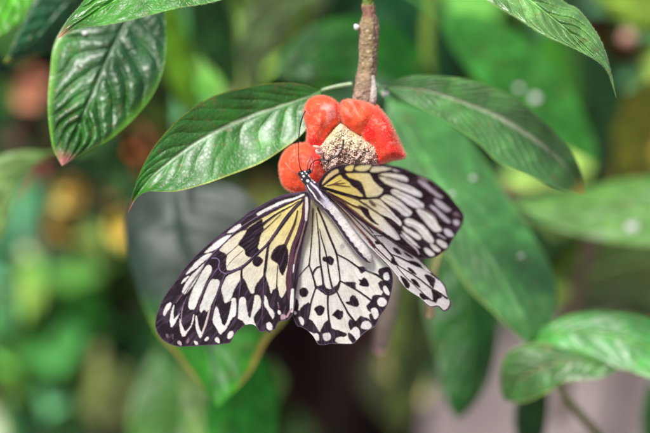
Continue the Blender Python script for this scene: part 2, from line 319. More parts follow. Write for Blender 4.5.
LHW = [(311,199),(306,225),(301,245),(296,270),(293,290),(291,305),(292.5,315),(294.5,321),(297.5,326.5),(300,326.5),(305,329),(309,332),(313,336),(316,341),(318.5,344.5),(323,345.2),(328,344.3),(333,343.7),(341,344.2),(350,344.2),(353,344),(356.5,341),(361,336),(365,332.5),(369.5,329.5),(373,328),(375.5,325.5),(377,323),(380,316),(384,311),(386.5,307),(389,301),(390.5,296),(392.5,287),(393,280),(392,273),(389,267),(381,259),(370,245),(350,225),(330,205),(318,198)]
lhw_ops = [
 ('s', [(313,209),(312.5,225),(311.5,240),(310.5,252),(309,265)], (1.2,1.2,1.3,1.5), DARK), ('s', [(309,265),(304,270),(298,278)], (1.3,1.1,1), DARK), ('s', [(309,265),(311,270),(314,280),(316,288)], (1.5,1.8,2.2), DARK),
 ('s', [(316.5,213),(318,230),(319.3,243),(319.8,258),(321,267),(322.5,277),(323.5,286)], (.8,1.4,1.7,1.8,2,2.4), DARK), ('s', [(320.5,266.5),(317,267.5),(314,271),(313,274)], (2,2,2), DARK),
 ('s', [(319.5,229),(321.5,238),(324.5,248),(326.5,257),(329,274),(332,287)], (.8,1.3,1.6,1.6,2), DARK),
 ('s', [(317.5,208),(323,220),(328,233),(333,245),(336.5,254),(338,264),(339.5,275),(340,281)], (1.8,2.2,2.2,2,1.6,1.6), DARK),
 ('s', [(336.5,254),(348,260),(358,267),(368,271),(378,275.5),(389,283)], (1.4,1.8,2,2.2,3.2), DARK),
 ('s', [(316,287),(321,289),(328,293.5),(336,290),(340,281)], (2.4,3,4,3.6,2), DARK), ('p', [(316,286),(320,285.5),(324,284),(326,287.5),(330,289),(333,287.5),(337,285),(336,291),(328,295),(320,291)], DARK), ('s', [(317,288),(322,290),(328,294),(335,290.5)], (.5,.5), VIOL),
 ('s', [(315.5,288),(311,302),(309,313),(306.5,324)], (1.6,1.9,2.2), DARK), ('s', [(328,294),(327.7,302),(328.3,314),(330.5,330),(333,339)], (2.2,1.9,1.9,2.2), DARK),
 ('s', [(336,290),(341,300),(346,309),(348,313),(355,322)], (1.7,1.7,2,2.2), DARK), ('s', [(340.5,281),(348,285),(355,289),(364,295),(372,301)], (1.4,1.8,1.8,2), DARK),
 ('p', [(344,282),(355,282.3),(355.5,285),(356,288.5),(353,289),(349,285.5)], DARK), ('p', [(357.5,267),(364,266.5),(368,270),(365,271.5),(361,273.5),(359,270)], DARK), ('p', [(364,266),(372,268),(380,269),(376,273),(368,271)], GREY, .8, .5),
 ('p', [(322.5,259),(323.5,256.5),(326.5,256.8),(330,256),(333.5,258.5),(334,262),(332,265),(329,264.5),(327,262.5),(323.5,261.5)], DARK2),
 ('p', [(299.2,291),(301,288.3),(304,287.3),(307.5,289.5),(308.4,293),(306.5,296.5),(303,297.3),(300,295)], DARK2),
 ('p', [(314.5,308),(320,305),(324.5,307.5),(324.5,310.5),(322,315),(318,315.3),(315,311)], DARK2),
 ('p', [(332,315),(336,310.5),(337.5,309),(340,310.5),(342.8,311),(343,316),(341,319.5),(338,319.7),(335,317)], DARK2),
 ('p', [(345.5,302),(349.5,301),(350,296.8),(353.5,295),(356.5,297.5),(359,303),(358,306.5),(354,306.5),(348,304.5)], DARK2),
 ('p', [(358,279),(361.5,279.5),(363.5,277.5),(366.5,279),(369,284),(368.5,286.5),(364,286.5),(359.3,285),(359.8,282.3)], DARK2),
 ('p', [(340.5,245),(343,243.5),(345,246.5),(343,249),(341,248)], lin(165,158,160), 1.2, .7),
 ('p', [(292,300),(297,299),(298.8,305),(298.6,310.5),(301,307.5),(305,304),(309.8,303),(308.8,315),(307,322),(307,331),(303,328.5),(297,328),(292,318)], DARK), ('p', [(294,311.5),(295.5,311.3),(296.2,313.3),(295.2,314.5),(294,313.5)], lin(226, 222, 218)), ('p', [(298.8,317.5),(301,316.8),(303.5,319.5),(304,323.5),(302.2,325),(299.8,321.5)], lin(226, 222, 218)),
 ('p', [(306.5,319.5),(311.5,320),(315,324.5),(319.5,331.5),(322,331.5),(322.5,336),(324,341),(324,346),(319,346),(315,338),(312,333),(308,332),(305.5,328)], DARK),
 ('p', [(320,332),(323.5,324),(327,320.5),(330,321),(332,331),(333,338),(334,346),(328,346),(322,346),(322.5,341),(321.5,336)], DARK),
 ('p', [(309.5,331.8),(313.5,333.6),(318,334),(318.8,340),(316.5,340.3),(312.5,336)], lin(226, 222, 218)), ('p', [(323,334.3),(329,333),(331,337),(329,340),(324.5,340.5)], lin(226, 222, 218)),
 ('p', [(331,328.5),(335,329.5),(341,331),(347,334),(345,336.7),(339,337),(335.5,339.2),(336,342),(341,344),(341,346),(333,346),(331,336)], DARK), ('s', [(334,343.8),(341,344),(352,343.8),(357,340.5),(365,332.5),(374,327.5)], (1.1,1.2,1.2), DARK),
 ('p', [(348,333),(351,333.5),(356.5,340),(356,344),(352,343),(348,336.5)], DARK),
 ('p', [(348.3,323.5),(350,319),(352.5,320),(355.5,321.5),(360,316.3),(364.5,317),(370,319.5),(373,323.5),(375,327),(368,332),(363,335),(360,337.5),(359.5,331),(357,327.5),(354,327.5),(351,330.5),(349.2,328)], DARK),
 ('p', [(361,325.5),(363,322),(367,321),(370.5,323.5),(371.5,326.5),(368,329),(364,329),(361.5,328)], lin(226, 222, 218)), ('p', [(352,330),(354,327.7),(357,327.7),(359.4,332),(358.8,336),(356,336.3),(352.5,334)], lin(226, 222, 218)),
 ('p', [(371.5,300),(372,296.5),(376,294.5),(381,295),(382.5,292),(380,288.5),(378.3,283.5),(380,281),(382.5,280.5),(380,277),(378,272),(380,268.5),(386,267),(394,269),(396,285),(393,300),(388,309),(381,318),(377,326),(374,327),(370.5,321),(369,315),(371,312.7),(368,310.3),(366.3,306),(369.2,302.5)], DARK),
 ('p', [(371,311),(372.3,308.5),(375,308),(377.6,310),(378.5,315),(376.3,318.5),(373.8,318)], lin(226, 222, 218)), ('p', [(377.3,302),(379,298.5),(382.5,297.7),(386,300),(386.3,303.5),(383.5,306.3),(379.5,305.8)], lin(226, 222, 218)),
 ('p', [(383.4,287),(386,286.2),(389,291.5),(389.2,295),(386.5,294.3),(383.8,291)], lin(226, 222, 218)), ('p', [(383.5,274.5),(387.5,272.3),(389.5,278),(387.5,280.2),(384,279)], GREY),
 ('p', [(375,305),(372,303),(372,304.5),(374,306.5)], DARK),
]
for k_ in range(len(lhw_ops)):
    if lhw_ops[k_][0] == 'p' and len(lhw_ops[k_]) == 3 and lhw_ops[k_][2] is WHITE: pass
wing('hindwing', BF, LHW, 'P', pale_hw, lhw_ops, lambda X, Y: F-.0012+.00002*np.hypot(X-315, Y-200), seed=11)['label'] = 'fully spread pale hindwing with scattered round black spots'

def nd(X, Y): return (X-322)*.8-(Y-190)*.6
RFW = [(318,188),(318.5,182),(321,178),(325,173),(332,168),(339,165.2),(348,164.2),(360,163.3),(371,164),(380,165),(390,165.5),(398,166.5),(405,168.8),(416,173.5),(428,178.5),(438,185),(448,194),(455,202.5),(460,208),(464,215),(463.5,221),(461,227),(457,233),(452,241),(448,248),(442,253),(436,256.8),(429,258.3),(423,258.3),(419,259),(412,255.5),(403,249.8),(393,242.5),(380,234.5),(371,228.5),(358,219.5),(345,209),(334,199),(325,191.5),(320,190)]
RD = lin(38, 22, 27)
rfw_ops = [
 ('p', [(322,183.5),(325,178),(330,172.5),(335,169.5),(338,169),(338.5,172.5),(333,176),(327,180.5),(322.5,184.7)], lin(232,208,150)),
 ('p', [(322.5,186.5),(330,181),(335.5,177),(340,174.5),(343,178),(349,182),(352,186),(358,190),(363,196.5),(353,195),(342,192),(332,189),(324,187)]),
 ('s', [(327,185.5),(335,184),(345,182.8)], (1,2,1), lin(110,80,40)), ('s', [(332,184.5),(341,180)], (1.4,.6), lin(140,104,50)), ('s', [(334,184.5),(343,185.8),(350,186.5)], (1.2,1.4,1), lin(100,70,40)),
 ('p', [(346,173),(355,172.5),(368,173),(371,176),(374,181),(379,186),(383.2,190),(379,195.5),(372,197),(367,197.2),(365,192),(362,184),(359,181),(350,178),(347,175.5)]),
 ('p', [(345,168),(348,165.7),(354.5,165),(353.5,169),(351,171),(346,170.5)]), ('p', [(354.5,169),(358,165.9),(369,165),(371.3,166),(368,170),(361,171.3)]), ('p', [(370,170.5),(372,167),(380,166.5),(391,168),(389,170),(380,171.7),(372,172.5)]), ('p', [(391,169),(396,169.5),(400,171.8),(395,171.8)], 'P', .6, .7),
 ('p', [(378,175),(384,173),(393,173.5),(403,175.5),(408,178.5),(407,181.8),(400,180.5),(390,177.5),(383,176)]),
 ('p', [(379,177),(386,177.5),(400,182.5),(410,186),(420,192),(422,196),(419,197),(408,193),(396,188),(386,184),(381,180)]),
 ('p', [(391,190.5),(395,189),(402,192),(412,196.5),(420,201),(424,205),(422,209),(412,207),(403,201),(395,196),(391,192.5)]),
 ('p', [(380.5,198),(385,195),(392,196),(400,201),(408,208),(412,212),(410,216),(404,216),(397,210),(389,205),(383,201)]),
 ('p', [(367,199.3),(379,199),(384,203),(389,208),(395,215),(401,221),(401,226),(396,223),(389,218.5),(384,216),(376,211),(366,204),(360,200)]),
 ('p', [(368.5,200.5),(371.5,200.5),(376,205),(375.5,207),(371.5,205.5)], lin(110,84,66), 1.2),
 ('p', [(326,190.5),(335,193.3),(348,197),(357,200),(362,203.5),(370,208.5),(377,213),(383,217.5),(388,223),(394,229),(399,236),(400,239.5),(396,240),(388,235),(379,229),(370,223),(360,215),(350,207),(340,199)]),
 ('p', [(358,205.5),(362,206),(368,209),(370,215),(375,221),(379,225),(374,223.5),(367,218),(361,210.5)], RD), ('s', [(328,192),(341,199),(352,205),(360,208)], (1.2,2,2,2.4), lin(90,58,36)), ('s', [(335,197.5),(347,206),(358,215),(370,224),(382,232)], (1,1.6,1.6,1.6), lin(110,70,60)),
 ('s', [(323,187),(342,193),(353,196),(362,197.5),(378,197.5),(384,192)], (1.6,2.4,2,1.2,1.4), RD), ('s', [(348,196),(357,199),(370,208),(383,216.5)], (1,1,1.1,1.4), lin(100,74,70)), ('s', [(384,203),(396,212),(404,220)], (1,2.4,3), RD), ('s', [(383,216),(391,220.5),(399,228)], (1.5,3.6,4), RD), ('s', [(379,198),(388,205)], (1,1.4), lin(100,74,70)),
 ('s', [(322.5,186),(332,178),(340,173.5),(350,172),(372,172.5),(380,174)], (1.4,2,2.2,1.2,1.4), RD), ('s', [(353,172),(354.5,165)], (1,1), RD), ('s', [(368,172),(372,166)], (1.2,1.2), RD),
 ('s', [(386,178.5),(400,184),(412,189)], (.8,.8), lin(130,110,112), .7),
 ('s', [(392,190.8),(404,195.5),(414,201),(422,207)], (.5,.7,.7,.5), lin(140,120,126), .8), ('s', [(384,197.5),(397,204),(410,214)], (.5,.7,.5), lin(150,130,134), .8),
 ('s', [(419,210.5),(428,216),(440,231)], (.5,.9,.6), lin(140,122,134), .8), ('s', [(405,221.5),(418,226.5),(426,234),(433,243)], (.6,1,1,.6), lin(140,120,132), .8), ('s', [(372,201),(386,209),(398,221)], (.4,.6,.5), lin(150,134,130), .8),
 ('s', [(385,176.5),(396,177.5),(406,180)], (.4,.6,.4), lin(150,134,130), .8), ('s', [(383,219),(392,228),(399,238)], (.4,.6,.6), lin(150,130,130), .8),
 ('p', [(418,176.5),(424,178),(429,181),(427,181.5),(421,179)], lin(160,150,156), .8), ('p', [(418,180),(425,182),(434,190),(443,197),(438,197.5),(429,191),(420,184)], lin(188,178,190), 1.2),
 ('p', [(434,199),(439,200),(447,206),(451,210),(447,212),(440,208),(435,203)], lin(196,188,200), 1.2), ('p', [(430,205),(435,207),(443,214),(450,221),(449,223.5),(443,220),(436,212.5),(431,208)], lin(198,192,204), 1.2),
 ('p', [(416.5,209),(425,211),(434,217),(438,224),(442,230),(436,232),(430,228),(424,221),(418.5,214)], WHITE, 1.1), ('s', [(418,206.5),(428,211),(436,217)], (.7,.9), lin(150,130,140), .6),
 ('p', [(404,221),(408,218),(416,221),(425,227),(431,235),(434,241),(431,243.5),(425,240),(421,235),(414,228),(407,225.5)], WHITE, 1.1),
 ('p', [(403,226),(411,230),(418,234),(421.5,238),(418,240),(411,235.5),(404.5,231)], WHITE, 1.0), ('p', [(401.5,231),(406,234),(411,238),(417,244),(420,248),(416,246.5),(410,241.5),(404,236)], WHITE, .9), ('s', [(401,235),(408,242),(416,249),(419,254)], (1.5,1.8,1.2), lin(205,190,205), .6),
 ('p', [(444,229),(449,229.5),(453.5,234),(453,236.5),(448,236.5),(444.5,233)], lin(222,218,226), .7), ('p', [(436.5,240),(440,239.5),(446,243),(447.5,247),(444,248),(438,244.3)], WHITE, .9), ('p', [(430,244.5),(434,244.5),(440.5,249.5),(439,252),(434,250.5)], WHITE, .9), ('p', [(424,248),(427.5,248),(434,253),(434,255.8),(429,255.8),(425,252)], WHITE, .9),
 ('p', [(453,220.5),(457,219.5),(460,223),(457.5,226),(453.5,224)], lin(196,190,200), 1.2), ('p', [(453,213),(457,212.5),(460,216),(455,216)], lin(140,120,136), 1.2), ('s', [(438,234.5),(445,238.5)], (1.6,1.6), lin(190,182,196), .6),
]
wing('forewing', BF, RFW, RD, pale_rfw, rfw_ops, lambda X, Y: F-.0035-.0003*np.maximum(nd(X, Y), 0)-.0012*np.exp(-((X-325)**2+(Y-190)**2)/700), seed=21, erode=.2)['label'] = 'raised forewing seen at a slant, yellow at its root'

RHW = [(322,192),(330,201),(338,210.5),(355,230.5),(366,243),(375,253),(384,261),(391,269),(397,277),(401,282),(404,286),(408,290),(415,294.5),(420,297.5),(424,302),(429,306.5),(434,307.3),(438,306.5),(442,310.5),(446,311.2),(449.5,308.5),(451.5,304),(450.5,300.5),(448,297),(447.5,292),(445,285),(440,279),(431,271.5),(423,262.5),(418,256),(408,246),(390,233),(370,220),(350,205),(333,192)]
rhw_ops = [
 ('p', [(330,196),(350,209),(372,226),(385,236),(400,248),(415,257),(425,266),(440,280),(425,262),(400,240),(370,218),(335,192)], RD, .8),
 ('s', [(323,193),(337,210),(355,232),(366,244),(376,254),(388,266),(398,278)], (1.3,1.3,1.2,1.4,1.6,1.2), lin(72,40,44)), ('s', [(325,193),(345,212.5),(360,230),(372,243.5),(382,253.5),(391,262)], (1.2,1.2,1.3,1.4,1.4), lin(84,44,44)), ('s', [(327,193),(348,212),(365,229),(376,239.5),(386,249),(394,258)], (1.2,1.2,1.3,1.3,1.4), lin(90,48,44)),
 ('s', [(329,195),(347,209),(362,221),(373,233)], (1.1,1.2,1.2), lin(100,58,50)), ('s', [(350,219),(362,231),(370,239)], (.8,1), lin(170,120,100)), ('s', [(335,203),(352,222),(372,246),(384,258)], (.7,.8,.7), lin(190,150,140)),
 ('p', [(366,236.5),(371,240),(375.5,245.5),(375,249),(371,245),(367.5,240)], lin(70,30,40)), ('p', [(374.5,241),(379.5,241.3),(380,244),(376,244)], RD), ('s', [(374,235.5),(381,243),(389,252),(394.5,260)], (1,1.2,1.6), RD), ('s', [(374,235.5),(382,236)], (1,1), RD),
 ('s', [(382,243),(390,253),(399,257),(410,262.5),(423,268),(439,279)], (1,1.3,1.6,2,2), RD), ('p', [(392,258),(396.5,262),(399,265.5),(395.5,265.5),(391,262.5)], RD),
 ('p', [(393,247.5),(397,248.5),(401,253),(401,254.5),(397,253.5),(394,250.3)], RD), ('p', [(404,251.5),(410,255),(414,258.7),(409.5,257.3),(405,254)], RD),
 ('p', [(407,261),(415,261.3),(422,265.7),(424,268.5),(415,266)], RD), ('p', [(421.5,265),(426,266.5),(431,272.5),(427,271.5),(423,268)], WHITE),
 ('s', [(398,265),(408,271.3),(420,279.3),(431,288),(439,292.5),(447,298.3)], (1,1.3,1.6,1.8,2), RD), ('s', [(397,266.5),(405,276),(413,283.5),(421,291),(428,298),(433,301)], (1,1,1,1.2), lin(90,60,76)),
 ('p', [(407,268),(410.5,267.8),(414,271),(416.7,275),(412,273.3)], RD), ('p', [(410.5,279),(415,279.5),(419,284),(419.7,287.7),(414,284)], RD), ('p', [(400,275.5),(406,279),(409.8,284.7),(408.6,288.3),(405.7,287.3),(402,280.5)], RD),
 ('p', [(424.5,275),(429,275),(435,279),(434.5,285),(433,288.5),(428,281.5)], RD), ('p', [(431.8,289.5),(439.3,293.5),(442.3,297),(438,299.5),(436,303.2),(433,300.8),(432.4,295)], RD), ('p', [(419.3,293.3),(424,294),(429,297.5),(433,301.3),(428,299.7),(422,299.3)], RD),
 ('s', [(419,258),(431,270.5),(440,278.5),(445.5,286),(448,295),(451,302),(448.5,308.5),(443.5,310.8),(438,306.2),(430,306.8),(423,301),(417,296)], (1.2,2.4,3,3,2.6,2.8,2.6,2,2,1.6,1), lin(84,66,84)),
 ('s', [(400,282),(391,270),(380,258.5)], (.9,.9), RD),
]
wing('hindwing', BF, RHW, 'P', pale_rhw, rhw_ops, lambda X, Y: F-.0008-.0003*np.maximum(nd(X, Y), 0), seed=31)['label'] = 'narrow slanted hindwing with black streaks and spots'

# ------------------------------------------------------------------ butterfly body: head, thorax, abdomen in one skin
MPX = .36*F/650          # metres per pixel at the focus distance
ax = np.array([(301.5,170.5,0),(304.5,176.5,-.6),(308,182,-1.2),(313,188,-2),(319,195.5,-2.4),(326,204,-2),(337,217,-1.2),(352,238,-.6),(364,253,0),(371.5,262.5,.6)], float)
rad = np.array([3.2,5.2,4.2,6.8,7.8,6.4,6.2,6.6,6.4,3.8])
us = np.linspace(0, 1, 200); A = resample(ax, us); Q = crom(ax, 8, closed=False)
tt = np.r_[0, np.cumsum(np.linalg.norm(np.diff(ax[:, :2], axis=0), axis=1))]; tt /= tt[-1]
R_ = np.interp(us, tt, rad); R_ = np.convolve(np.pad(R_, 4, 'edge'), np.ones(9)/9, 'valid')
R_ *= np.sqrt(np.clip(1-np.clip((.035-us)/.035, 0, 1)**2, 0, 1))*np.sqrt(np.clip(1-np.clip((us-.94)/.06, 0, 1)**2, 0, 1))
seg = .006*(((us-.42) % .058) < .012)*(us > .42); R_ = R_*(1-seg)
T = np.gradient(A[:, :2], axis=0); T /= np.linalg.norm(T, axis=1)[:, None]; NN = np.stack([-T[:, 1], T[:, 0]], -1)   # towards lower-left
na = 72; ph = np.linspace(0, 2*np.pi, na, endpoint=False)
S_ = R_[:, None]*np.cos(ph); D_ = -R_[:, None]*np.sin(ph)
px = A[:, 0, None]+NN[:, 0, None]*S_; py = A[:, 1, None]+NN[:, 1, None]*S_
dep = F - .0015 + (A[:, 2, None]+D_)*MPX
V = at(px.ravel(), py.ravel(), dep.ravel())
i = np.arange(199)[:, None]; j = np.arange(na)[None]
q = np.stack([i*na+j, i*na+(j+1) % na, (i+1)*na+(j+1) % na, (i+1)*na+j], -1).reshape(-1, 4)
vv = np.broadcast_to(np.cos(ph), px.shape); uu = np.broadcast_to(us[:, None], px.shape)
front = np.broadcast_to(np.sin(ph) > -.2, px.shape)
bc = np.zeros(px.shape+(3,)); bc[:] = lin(222, 216, 212)*(.85+.3*vnoise(px, py, 2.2, 4)[..., None])
def bl(mask, c):
    global bc
    bc = bc*(1-mask[..., None])+c*mask[..., None]
ab = sstep(.38, .42, uu)
wv = .06*np.sin(uu*108)
bl(sstep(.32, .42, vv+wv)*sstep(.88, .8, vv), lin(50, 42, 62)); bl(sstep(.42, .46, uu)*(np.abs(((uu-.42) % .058)-.006) < .005)*.12, lin(130, 116, 118))
bl(sstep(.88, .92, vv), lin(150, 140, 150)); bl(sstep(-.8, -.9, vv), lin(165, 158, 168))
th = sstep(.42, .36, uu)
bl(th*sstep(.40, .37, uu), lin(60, 44, 64))
for v0, w_, c_ in ((.5, .13, WHITE), (-.35, .2, lin(214, 208, 222)), (.93, .06, lin(160, 150, 165))):
    bl(sstep(w_, w_*.55, np.abs(vv-v0-.05*np.sin(uu*50)))*sstep(.11, .14, uu)*sstep(.4, .36, uu)*front, c_)
bl(sstep(.27, .36, uu)*sstep(.42, .38, uu)*sstep(.5, .2, vv)*sstep(-.9, -.6, vv), lin(206, 200, 212))
hd = sstep(.135, .12, uu); bl(hd, lin(34, 26, 36))
for (hx, hy, hr) in ((303.6,176.2,1.1),(302,173.2,.8),(309.8,175.4,1.7),(307.7,180.8,1.5),(305,171.3,.9),(312.8,179.6,1.4),(306.5,173.5,.7),(301.8,179.5,.8),(314.5,182,1.1)):
    bl(sstep(hr+.4, hr-.4, np.hypot(px-hx, py-hy))*front, lin(240, 238, 240))
bc = bc*(1+.05*rng.normal(0, 1, px.shape)[..., None])
caps = [list(range(na))[::-1], [199*na+k for k in range(na)]]
body = mesh_obj('body', V, q.tolist()+caps, M['body'], BF, np.clip(bc.reshape(-1, 3), 0, 1))
# pale hairs on the thorax and abdomen
def hairs(name, P, Nrm, n, length, width, col, mat, parent, jitter=.5, seed=5):
    r = np.random.default_rng(seed); k = r.integers(0, len(P), n); p = P[k]; nn = Nrm[k]+r.normal(0, jitter, (n, 3))
    nn /= np.linalg.norm(nn, axis=1)[:, None]; s = np.cross(nn, r.normal(0, 1, (n, 3))); s /= np.linalg.norm(s, axis=1)[:, None]
    L_ = length*r.uniform(.5, 1.2, n)[:, None]
    V = np.stack([p-s*width, p+s*width, p+nn*L_], 1).reshape(-1, 3)
    c = np.repeat(col[k] if getattr(col, 'ndim', 1) == 2 else np.broadcast_to(col, (n, 3)), 3, axis=0)
    return mesh_obj(name, V, np.arange(n*3).reshape(-1, 3), mat, parent, np.array(c))
CA = at(A[:, 0], A[:, 1], F-.0015+A[:, 2]*MPX); NV = V - np.repeat(CA, na, axis=0); NV /= np.linalg.norm(NV, axis=1)[:, None]+1e-9
sel = np.repeat((us > .13) & (us < .97), na)
hc = np.clip(bc.reshape(-1, 3)*1.1+.03, 0, .85)
hairs('body_hair', V[sel], NV[sel], 5000, .0007, .00003, hc[sel], M['fuzz'], BF, .5)

def tube(name, pts, rads, mat, parent, nseg=10, n=40, cols=None):
    """pts: (px,py,depth) ; rads metres"""
    u = np.linspace(0, 1, n); P = resample(np.array(pts, float), u); W = at(P[:, 0], P[:, 1], P[:, 2])
    R = np.interp(u, np.linspace(0, 1, len(rads)), rads)
    T = np.gradient(W, axis=0); T /= np.linalg.norm(T, axis=1)[:, None]+1e-12
    up = np.cross(T, np.array([.31, .2, .93])); up /= np.linalg.norm(up, axis=1)[:, None]+1e-12; sd = np.cross(T, up)
    a = np.linspace(0, 2*np.pi, nseg, endpoint=False)
    V = (W[:, None]+R[:, None, None]*(np.cos(a)[None, :, None]*up[:, None]+np.sin(a)[None, :, None]*sd[:, None])).reshape(-1, 3)
    i = np.arange(n-1)[:, None]; j = np.arange(nseg)[None]
    q = np.stack([i*nseg+j, i*nseg+(j+1) % nseg, (i+1)*nseg+(j+1) % nseg, (i+1)*nseg+j], -1).reshape(-1, 4).tolist()
    q += [list(range(nseg))[::-1], [(n-1)*nseg+k for k in range(nseg)]]
    c = None
    if cols is not None:
        cu = np.stack([np.interp(u, np.linspace(0, 1, len(cols)), np.array(cols)[:, k]) for k in range(3)], -1)
        c = np.repeat(cu, nseg, axis=0)*(1+.12*rng.normal(0, 1, (n*nseg, 1)))
        c = np.clip(c, 0, 1)
    if parent is None: return mesh_obj(name, V, q, mat, None, c)
    return mesh_obj(name, V, q, mat, parent, c)
tube('antenna', [(301.5,171,F-.002),(299.3,164,F-.004),(298.5,150,F-.006),(298.8,138,F-.007),(300,127,F-.0075),(302,118.5,F-.0075),(305.3,111,F-.007)], [.00017,.00013,.00013,.00014,.00018,.00024,.0002], M['black'], BF)
tube('antenna', [(309,171,F-.002),(312,163,F-.005),(318,159.8,F-.004),(328,160,F-.004),(337,156,F-.004),(342,149,F-.0035),(343.5,140.5,F-.002)], [.00017,.00016,.00017,.0002,.00026,.00036,.0003], M['black'], BF)
tube('foreleg', [(300,176,F-.002),(292,170.5,F-.004),(285,162.5,F-.0035)], [.00014,.00012,.0001], tintmat('leg_grey', nscale=3000), BF, cols=[lin(120,90,100), lin(210,160,160)])
tube('foreleg', [(307,172,F-.002),(308,164,F-.003),(311,157,F-.0035),(310.5,153,F-.003)], [.00016,.00016,.0001], bpy.data.materials['leg_grey'], BF, cols=[lin(110,95,130), lin(120,80,100)])
tube('foreleg', [(311.5,173,F-.002),(313.5,165,F-.0035),(312,157,F-.004)], [.00018,.00014,.0001], bpy.data.materials['leg_grey'], BF, cols=[lin(90,90,140), lin(90,60,80)])
for (hx, hy) in ((300.6, 173.6), (308.6, 171.6)):
    o = bm = None
    a = np.linspace(0, np.pi, 10); b_ = np.linspace(0, 2*np.pi, 16, endpoint=False)
    c0 = at(hx, hy, F-.0018); Vs = np.array([c0+.00085*np.array([np.sin(s)*np.cos(t), np.sin(s)*np.sin(t), np.cos(s)]) for s in a for t in b_])
    fq = [(i*16+j, (i+1)*16+j, (i+1)*16+(j+1) % 16, i*16+(j+1) % 16) for i in range(9) for j in range(16)]
    mesh_obj('eye', Vs, fq, M['black'], BF)
# ------------------------------------------------------------------ flower head
FL = thing('flower', at(345, 150, F+.012), 'red velvety flower head with four thick lobes round a cream bristly centre', 'flower')
def lobe(outline, h, d0, colf, tilt=(0, 0), folds=0, step=.7, seed=1, fuzz=1600, hairlen=.0007, label=None):
    ol = crom(outline, 5); cx, cy = ol.mean(0)
    x0, y0 = ol.min(0)-1; x1, y1 = ol.max(0)+1
    gx = np.arange(x0, x1, step); gy = np.arange(y0, y1, step); X, Y = np.meshgrid(gx, gy)
    S = sdf(ol, X, Y); keep = S > -step
    gxx = np.gradient(S, step, axis=1); gyy = np.gradient(S, step, axis=0); out = keep & (S < 0)
    X = np.where(out, X-gxx*S, X); Y = np.where(out, Y-gyy*S, Y); S = np.maximum(S, 0)
    mx = S.max(); t = np.clip(S/(mx*.9), 0, 1)
    # smooth the medial ridge
    b = np.sqrt(np.clip(1-(1-t)**2, 0, 1))
    for _ in range(10): b[1:-1, 1:-1] = np.where(S[1:-1, 1:-1] > step, (b[1:-1, 1:-1]*2+b[:-2, 1:-1]+b[2:, 1:-1]+b[1:-1, :-2]+b[1:-1, 2:])/6, b[1:-1, 1:-1])
    fold = folds*np.sin((X-cx)*.30+(Y-cy)*.16+2.2*vnoise(X, Y, 16, seed))*b
    dent = h*(.55*(vnoise(X, Y, 13, seed+3)-.5)+.08*(vnoise(X, Y, 4.5, seed+8)-.5))*b
    base = d0+tilt[0]*(X-cx)+tilt[1]*(Y-cy)
    Dp = base-(h*b+dent*.8+fold)
    Db = base+h*.45*b
    c = colf(X, Y, S, b)
    c = c*(.85+.3*vnoise(X, Y, 4, seed+7)[..., None])
    k = sstep(.5, .85, vnoise(X, Y, 9, seed+11))[..., None]*.35; c = c*(1-k)+lin(250, 120, 78)*k
    k = sstep(.6, .9, vnoise(X, Y, 7, seed+15))[..., None]*.4; c = c*(1-k)+lin(214, 28, 30)*k
    k = (sstep(.62, .75, vnoise(X, Y, 1.6, seed+16))*sstep(.4, .7, vnoise(X, Y, 8, seed+17)))[..., None]*.35; c = c*(1-k)+lin(255, 178, 160)*k
    c = c*(1+.05*rng.normal(0, 1, X.shape)[..., None])
    n = keep.sum(); idx = np.full(X.shape, -1); idx[keep] = np.arange(n)
    Vf = at(X[keep], Y[keep], Dp[keep]); Vb = at(X[keep], Y[keep], Db[keep]+1e-5)
    q = np.stack([idx[:-1, :-1], idx[1:, :-1], idx[1:, 1:], idx[:-1, 1:]], -1).reshape(-1, 4); q = q[(q >= 0).all(1)]
    # rim
    e = {}
    for f in q:
        for a, b2 in ((f[0], f[1]), (f[1], f[2]), (f[2], f[3]), (f[3], f[0])):
            if (b2, a) in e: del e[(b2, a)]
            else: e[(a, b2)] = 1
    rim = [(a, a+n, b2+n, b2) for a, b2 in e]
    cc = np.clip(c[keep], 0, 1)
    o = mesh_obj('petal', np.vstack([Vf, Vb]), q.tolist()+(q[:, ::-1]+n).tolist()+rim, M['petal'], FL, np.vstack([cc, cc*.8]))
    if label: o['label'] = label
    # normals on the front for the fur
    Wp = at(X, Y, Dp); gu = np.gradient(Wp, axis=1); gv = np.gradient(Wp, axis=0); nr = np.cross(gv, gu); nr /= np.linalg.norm(nr, axis=2)[..., None]+1e-12
    toward = (CP-Wp); nr *= np.sign((nr*toward).sum(-1))[..., None]
    k2 = keep & (S < mx*2); edge = keep & (S < 2.2)
    ed = Wp[edge]; en = nr[edge]
    outv = at(X+10*-gxx, Y+10*-gyy, Dp)-Wp; outv /= np.linalg.norm(outv, axis=2)[..., None]+1e-12
    P = np.vstack([Wp[k2], ed]); NNn = np.vstack([nr[k2], outv[edge]*.9+en*.3])
    hcol = np.vstack([np.clip(c[k2]*1.25+.06, 0, .9), np.tile(lin(240,165,140), (edge.sum(), 1))])
    w = np.r_[np.full(k2.sum(), 1.), np.full(edge.sum(), 1.)]
    hm = rng.random(int(k2.sum()))[:, None] < .15
    hairs('petal_hair', np.vstack([Wp[k2]]), nr[k2], int(fuzz*.7), hairlen*.5, .000035, np.where(hm, lin(255, 205, 190), hcol[:k2.sum()]), M['fuzz'], o, .45, seed)
    hairs('petal_hair', ed, outv[edge]*.9+en*.35, int(fuzz*.6), hairlen*.8, .000035, lin(252,190,160), M['fuzz'], o, .35, seed+1)
    return o
OR = lin(250, 92, 52); RED = lin(240, 48, 36); PK = lin(250, 150, 130)
def cA(X, Y, S, b):   # lower left: orange red, redder towards the centre of the flower
    t = sstep(303, 318, X)[..., None]; r = sstep(3.5, 0, S)[..., None]
    return (OR*(1-t)+RED*t)*(1-.35*r)+lin(245,140,90)*.35*r
